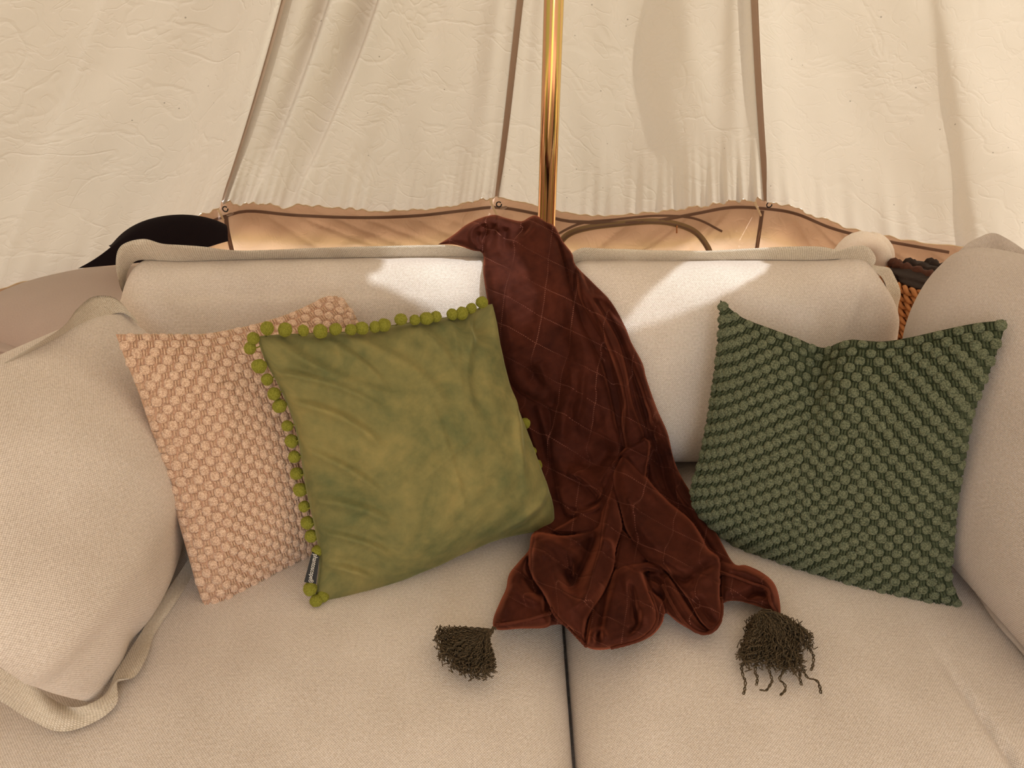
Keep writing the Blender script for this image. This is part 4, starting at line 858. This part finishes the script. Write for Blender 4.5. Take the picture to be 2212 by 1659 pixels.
nx_, ny_ = GXm.shape; H = H.reshape(nx_, ny_)
for _ in range(1):      # light smoothing of the cloth
    Hp = np.pad(H, 1, mode='edge'); H = (Hp[:-2, 1:-1] + Hp[2:, 1:-1] + Hp[1:-1, :-2] + Hp[1:-1, 2:] + 2 * Hp[1:-1, 1:-1]) / 6
H = H.ravel()
inside = insO; Fg = grid_faces(nx_, ny_); keepF = inside[Fg].any(1); Fg = Fg[keepF]; used = np.unique(Fg)
PX = PP.copy(); sn = ~inside; PX[sn] = nearO[sn]
# base depth on a coarse grid, then smoothed and interpolated
cs = 10; cgx = np.arange(x0 - 20, x1 + 30, cs); cgy = np.arange(y0 - 20, y1 + 30, cs)
TB = np.array([[base_at(a, b) for b in cgy] for a in cgx])
for _ in range(2):
    Tp = np.pad(TB, 1, mode='edge'); TS = (Tp[:-2, 1:-1] + Tp[2:, 1:-1] + Tp[1:-1, :-2] + Tp[1:-1, 2:] + 4 * Tp[1:-1, 1:-1]) / 8; TB = np.minimum(TB, TS)
def t_at(X, Y):
    i = np.clip((X - cgx[0]) / cs, 0, len(cgx) - 1.001); j = np.clip((Y - cgy[0]) / cs, 0, len(cgy) - 1.001); i0 = i.astype(int); j0 = j.astype(int); fi, fj = i - i0, j - j0
    return TB[i0, j0] * (1 - fi) * (1 - fj) + TB[i0 + 1, j0] * fi * (1 - fj) + TB[i0, j0 + 1] * (1 - fi) * fj + TB[i0 + 1, j0 + 1] * fi * fj
def H_at(x, y):
    i = int(round((x - x0) / step)); j = int(round((y - y0) / step)); return H.reshape(nx_, ny_)[min(max(i, 0), nx_ - 1), min(max(j, 0), ny_ - 1)]
tt = t_at(PX[:, 0], PX[:, 1]) - .0015
DD = FW[None] + ((PX[:, 0] - CX) / FPX)[:, None] * RT - ((PX[:, 1] - CY) / FPX)[:, None] * UP
VT = CAM + DD * (tt - H / np.linalg.norm(DD, axis=1))[:, None]
remap = -np.ones(len(PP), int); remap[used] = np.arange(len(used)); VTu = VT[used]; Fg = remap[Fg][:, ::-1]
UVt = PX[used] / FPX * 1.15 * np.array([1, 1]) + np.stack([S[used] * .35, S[used] * .35], 1)
thr = empty('velvet_throw', (.16, 1.0, .46), label='rust brown quilted velvet throw with tassels, draped over the sofa back', cat='throw')
cloth = mesh('cloth', VTu, Fg, RUST, thr, uv=UVt)
def pipe(pxs, r=.0023, up_=.002):
    P = spline(pxs, 70); pts = []
    for p in P:
        d = rd(p[0], p[1]); t = float(t_at(np.array([p[0]]), np.array([p[1]]))[0]) - .0015
        hh = max(H_at(p[0] + a, p[1] + b) for a, b in ((0, 0), (-2, 0), (2, 0), (0, -2)))
        pts.append(CAM + d * (t - (hh + up_) / np.linalg.norm(d)))
    P3 = np.array(pts)
    for _ in range(3): P3[1:-1] = (P3[:-2] + 2 * P3[1:-1] + P3[2:]) / 4
    tv, tf = tube(P3, [r * (1 + .08 * math.sin(i * 1.3)) for i in range(70)], 8); mesh('piping', tv, tf, RUST_PIPE, thr)
pipe([(1069, 1350), (1101, 1346), (1141, 1338), (1170, 1330), (1188, 1325)]); pipe([(1403, 1278), (1416, 1310), (1420, 1336), (1406, 1364), (1372, 1386), (1320, 1400)])
pipe([(1432, 1264), (1449, 1300), (1470, 1334), (1495, 1359), (1520, 1369), (1540, 1363), (1554, 1347), (1560, 1318), (1558, 1292)]); pipe([(1557, 1236), (1593, 1248), (1624, 1260), (1650, 1268), (1660, 1278), (1664, 1300), (1678, 1326)])
pipe([(1266, 1396), (1230, 1358), (1204, 1334), (1190, 1312)], .0022)

# tassels
def tassel(neck, fans, lens, nst, seed, strag=(), cord=None):
    rg = random.Random(seed); z0 = .476; root = []
    nk = atZ(neck[0], neck[1], z0 + .012)
    for i in range(nst):
        f = rg.random(); tip = spline(fans, [f])[0] + np.array([rg.gauss(0, 4.5), rg.gauss(0, 4.5)]); q = rg.uniform(.30, 1.0) ** .5
        tip = np.array(neck) + (tip - np.array(neck)) * q
        zz = z0 + rg.random() ** 1.5 * .020; end = atZ(tip[0], tip[1], zz - .004); s0 = nk + np.array([rg.gauss(0, .0035), rg.gauss(0, .003), rg.gauss(0, .003)])
        n = 26; pts = []; ph = rg.random() * 6; fr = rg.uniform(3.2, 5.2); am = rg.uniform(.0016, .0036); dr_ = nrm(end - s0); sd = nrm(np.cross(dr_, [0, 0, 1])); uu = np.cross(sd, dr_); hump = rg.uniform(.006, .016) * lens
        for k in range(n):
            t = k / (n - 1); e = t ** .7
            p = s0 * (1 - t) + end * t + L3(0, 0, 1) * hump * math.sin(math.pi * t ** .7)
            wv = am * e * (.5 + t); p = p + sd * wv * math.sin(2 * math.pi * fr * t * (1 + t * .6) + ph) + uu * wv * math.cos(2 * math.pi * fr * t * (1 + t * .6) + ph); pts.append(p)
        root.append(tube(pts, .00085, 3))
    for pl in strag:
        for w_ in range(2):
            P = spline([neck] + list(pl), 60); pts = [atZ(p[0] + 2.4 * math.sin(k * .9 + w_ * 3), p[1] + 1.5 * math.cos(k * .7), z0 + .012 * max(0, 1 - k / 40) - .003 + .0015 * math.sin(k * .9)) for k, p in enumerate(P)]
            root.append(tube(pts, .0010, 4))
    tv, tf = join(root); mesh('tassel_strands', tv, tf, YARN, thr, kind='stuff', label='dark brown curly tassel yarn')
    blob_ = blob('tassel_knot', nk + L3(0, 0, .002), (.0095, .0085, .0085), YARN, thr, .12, 1, 20, 14)
    if cord:
        P = [atZ(p[0], p[1], z0 + .010) for p in cord]; tv, tf = tube(spline(P, 24), [.0024 + .0008 * math.sin(k * 1.8) for k in range(24)], 6); mesh('tassel_cord', tv, tf, YARN, thr)
tassel((1047, 1372), [(938, 1358), (936, 1390), (944, 1420), (968, 1447), (1000, 1463), (1032, 1470), (1058, 1464), (1070, 1445)], .7, 400, 3, (), [(1072, 1356), (1064, 1358), (1062, 1367), (1055, 1370), (1048, 1372)])
tassel((1650, 1332), [(1612, 1345), (1608, 1385), (1597, 1418), (1602, 1440), (1628, 1446), (1660, 1444), (1692, 1452), (1728, 1462), (1738, 1440), (1740, 1410), (1765, 1395), (1752, 1372), (1722, 1350), (1690, 1336)], .8, 560, 5,
       ([(1606, 1430), (1603, 1450), (1610, 1475), (1606, 1502)], [(1632, 1445), (1636, 1462), (1634, 1482)], [(1660, 1440), (1668, 1470), (1655, 1490), (1642, 1492)], [(1690, 1440), (1684, 1465), (1697, 1485), (1686, 1504)], [(1725, 1430), (1742, 1460), (1768, 1475), (1773, 1500)], [(1720, 1440), (1728, 1465), (1731, 1482)], [(1745, 1400), (1757, 1425), (1752, 1450)]), [(1678, 1328), (1668, 1326), (1658, 1328), (1650, 1332)])
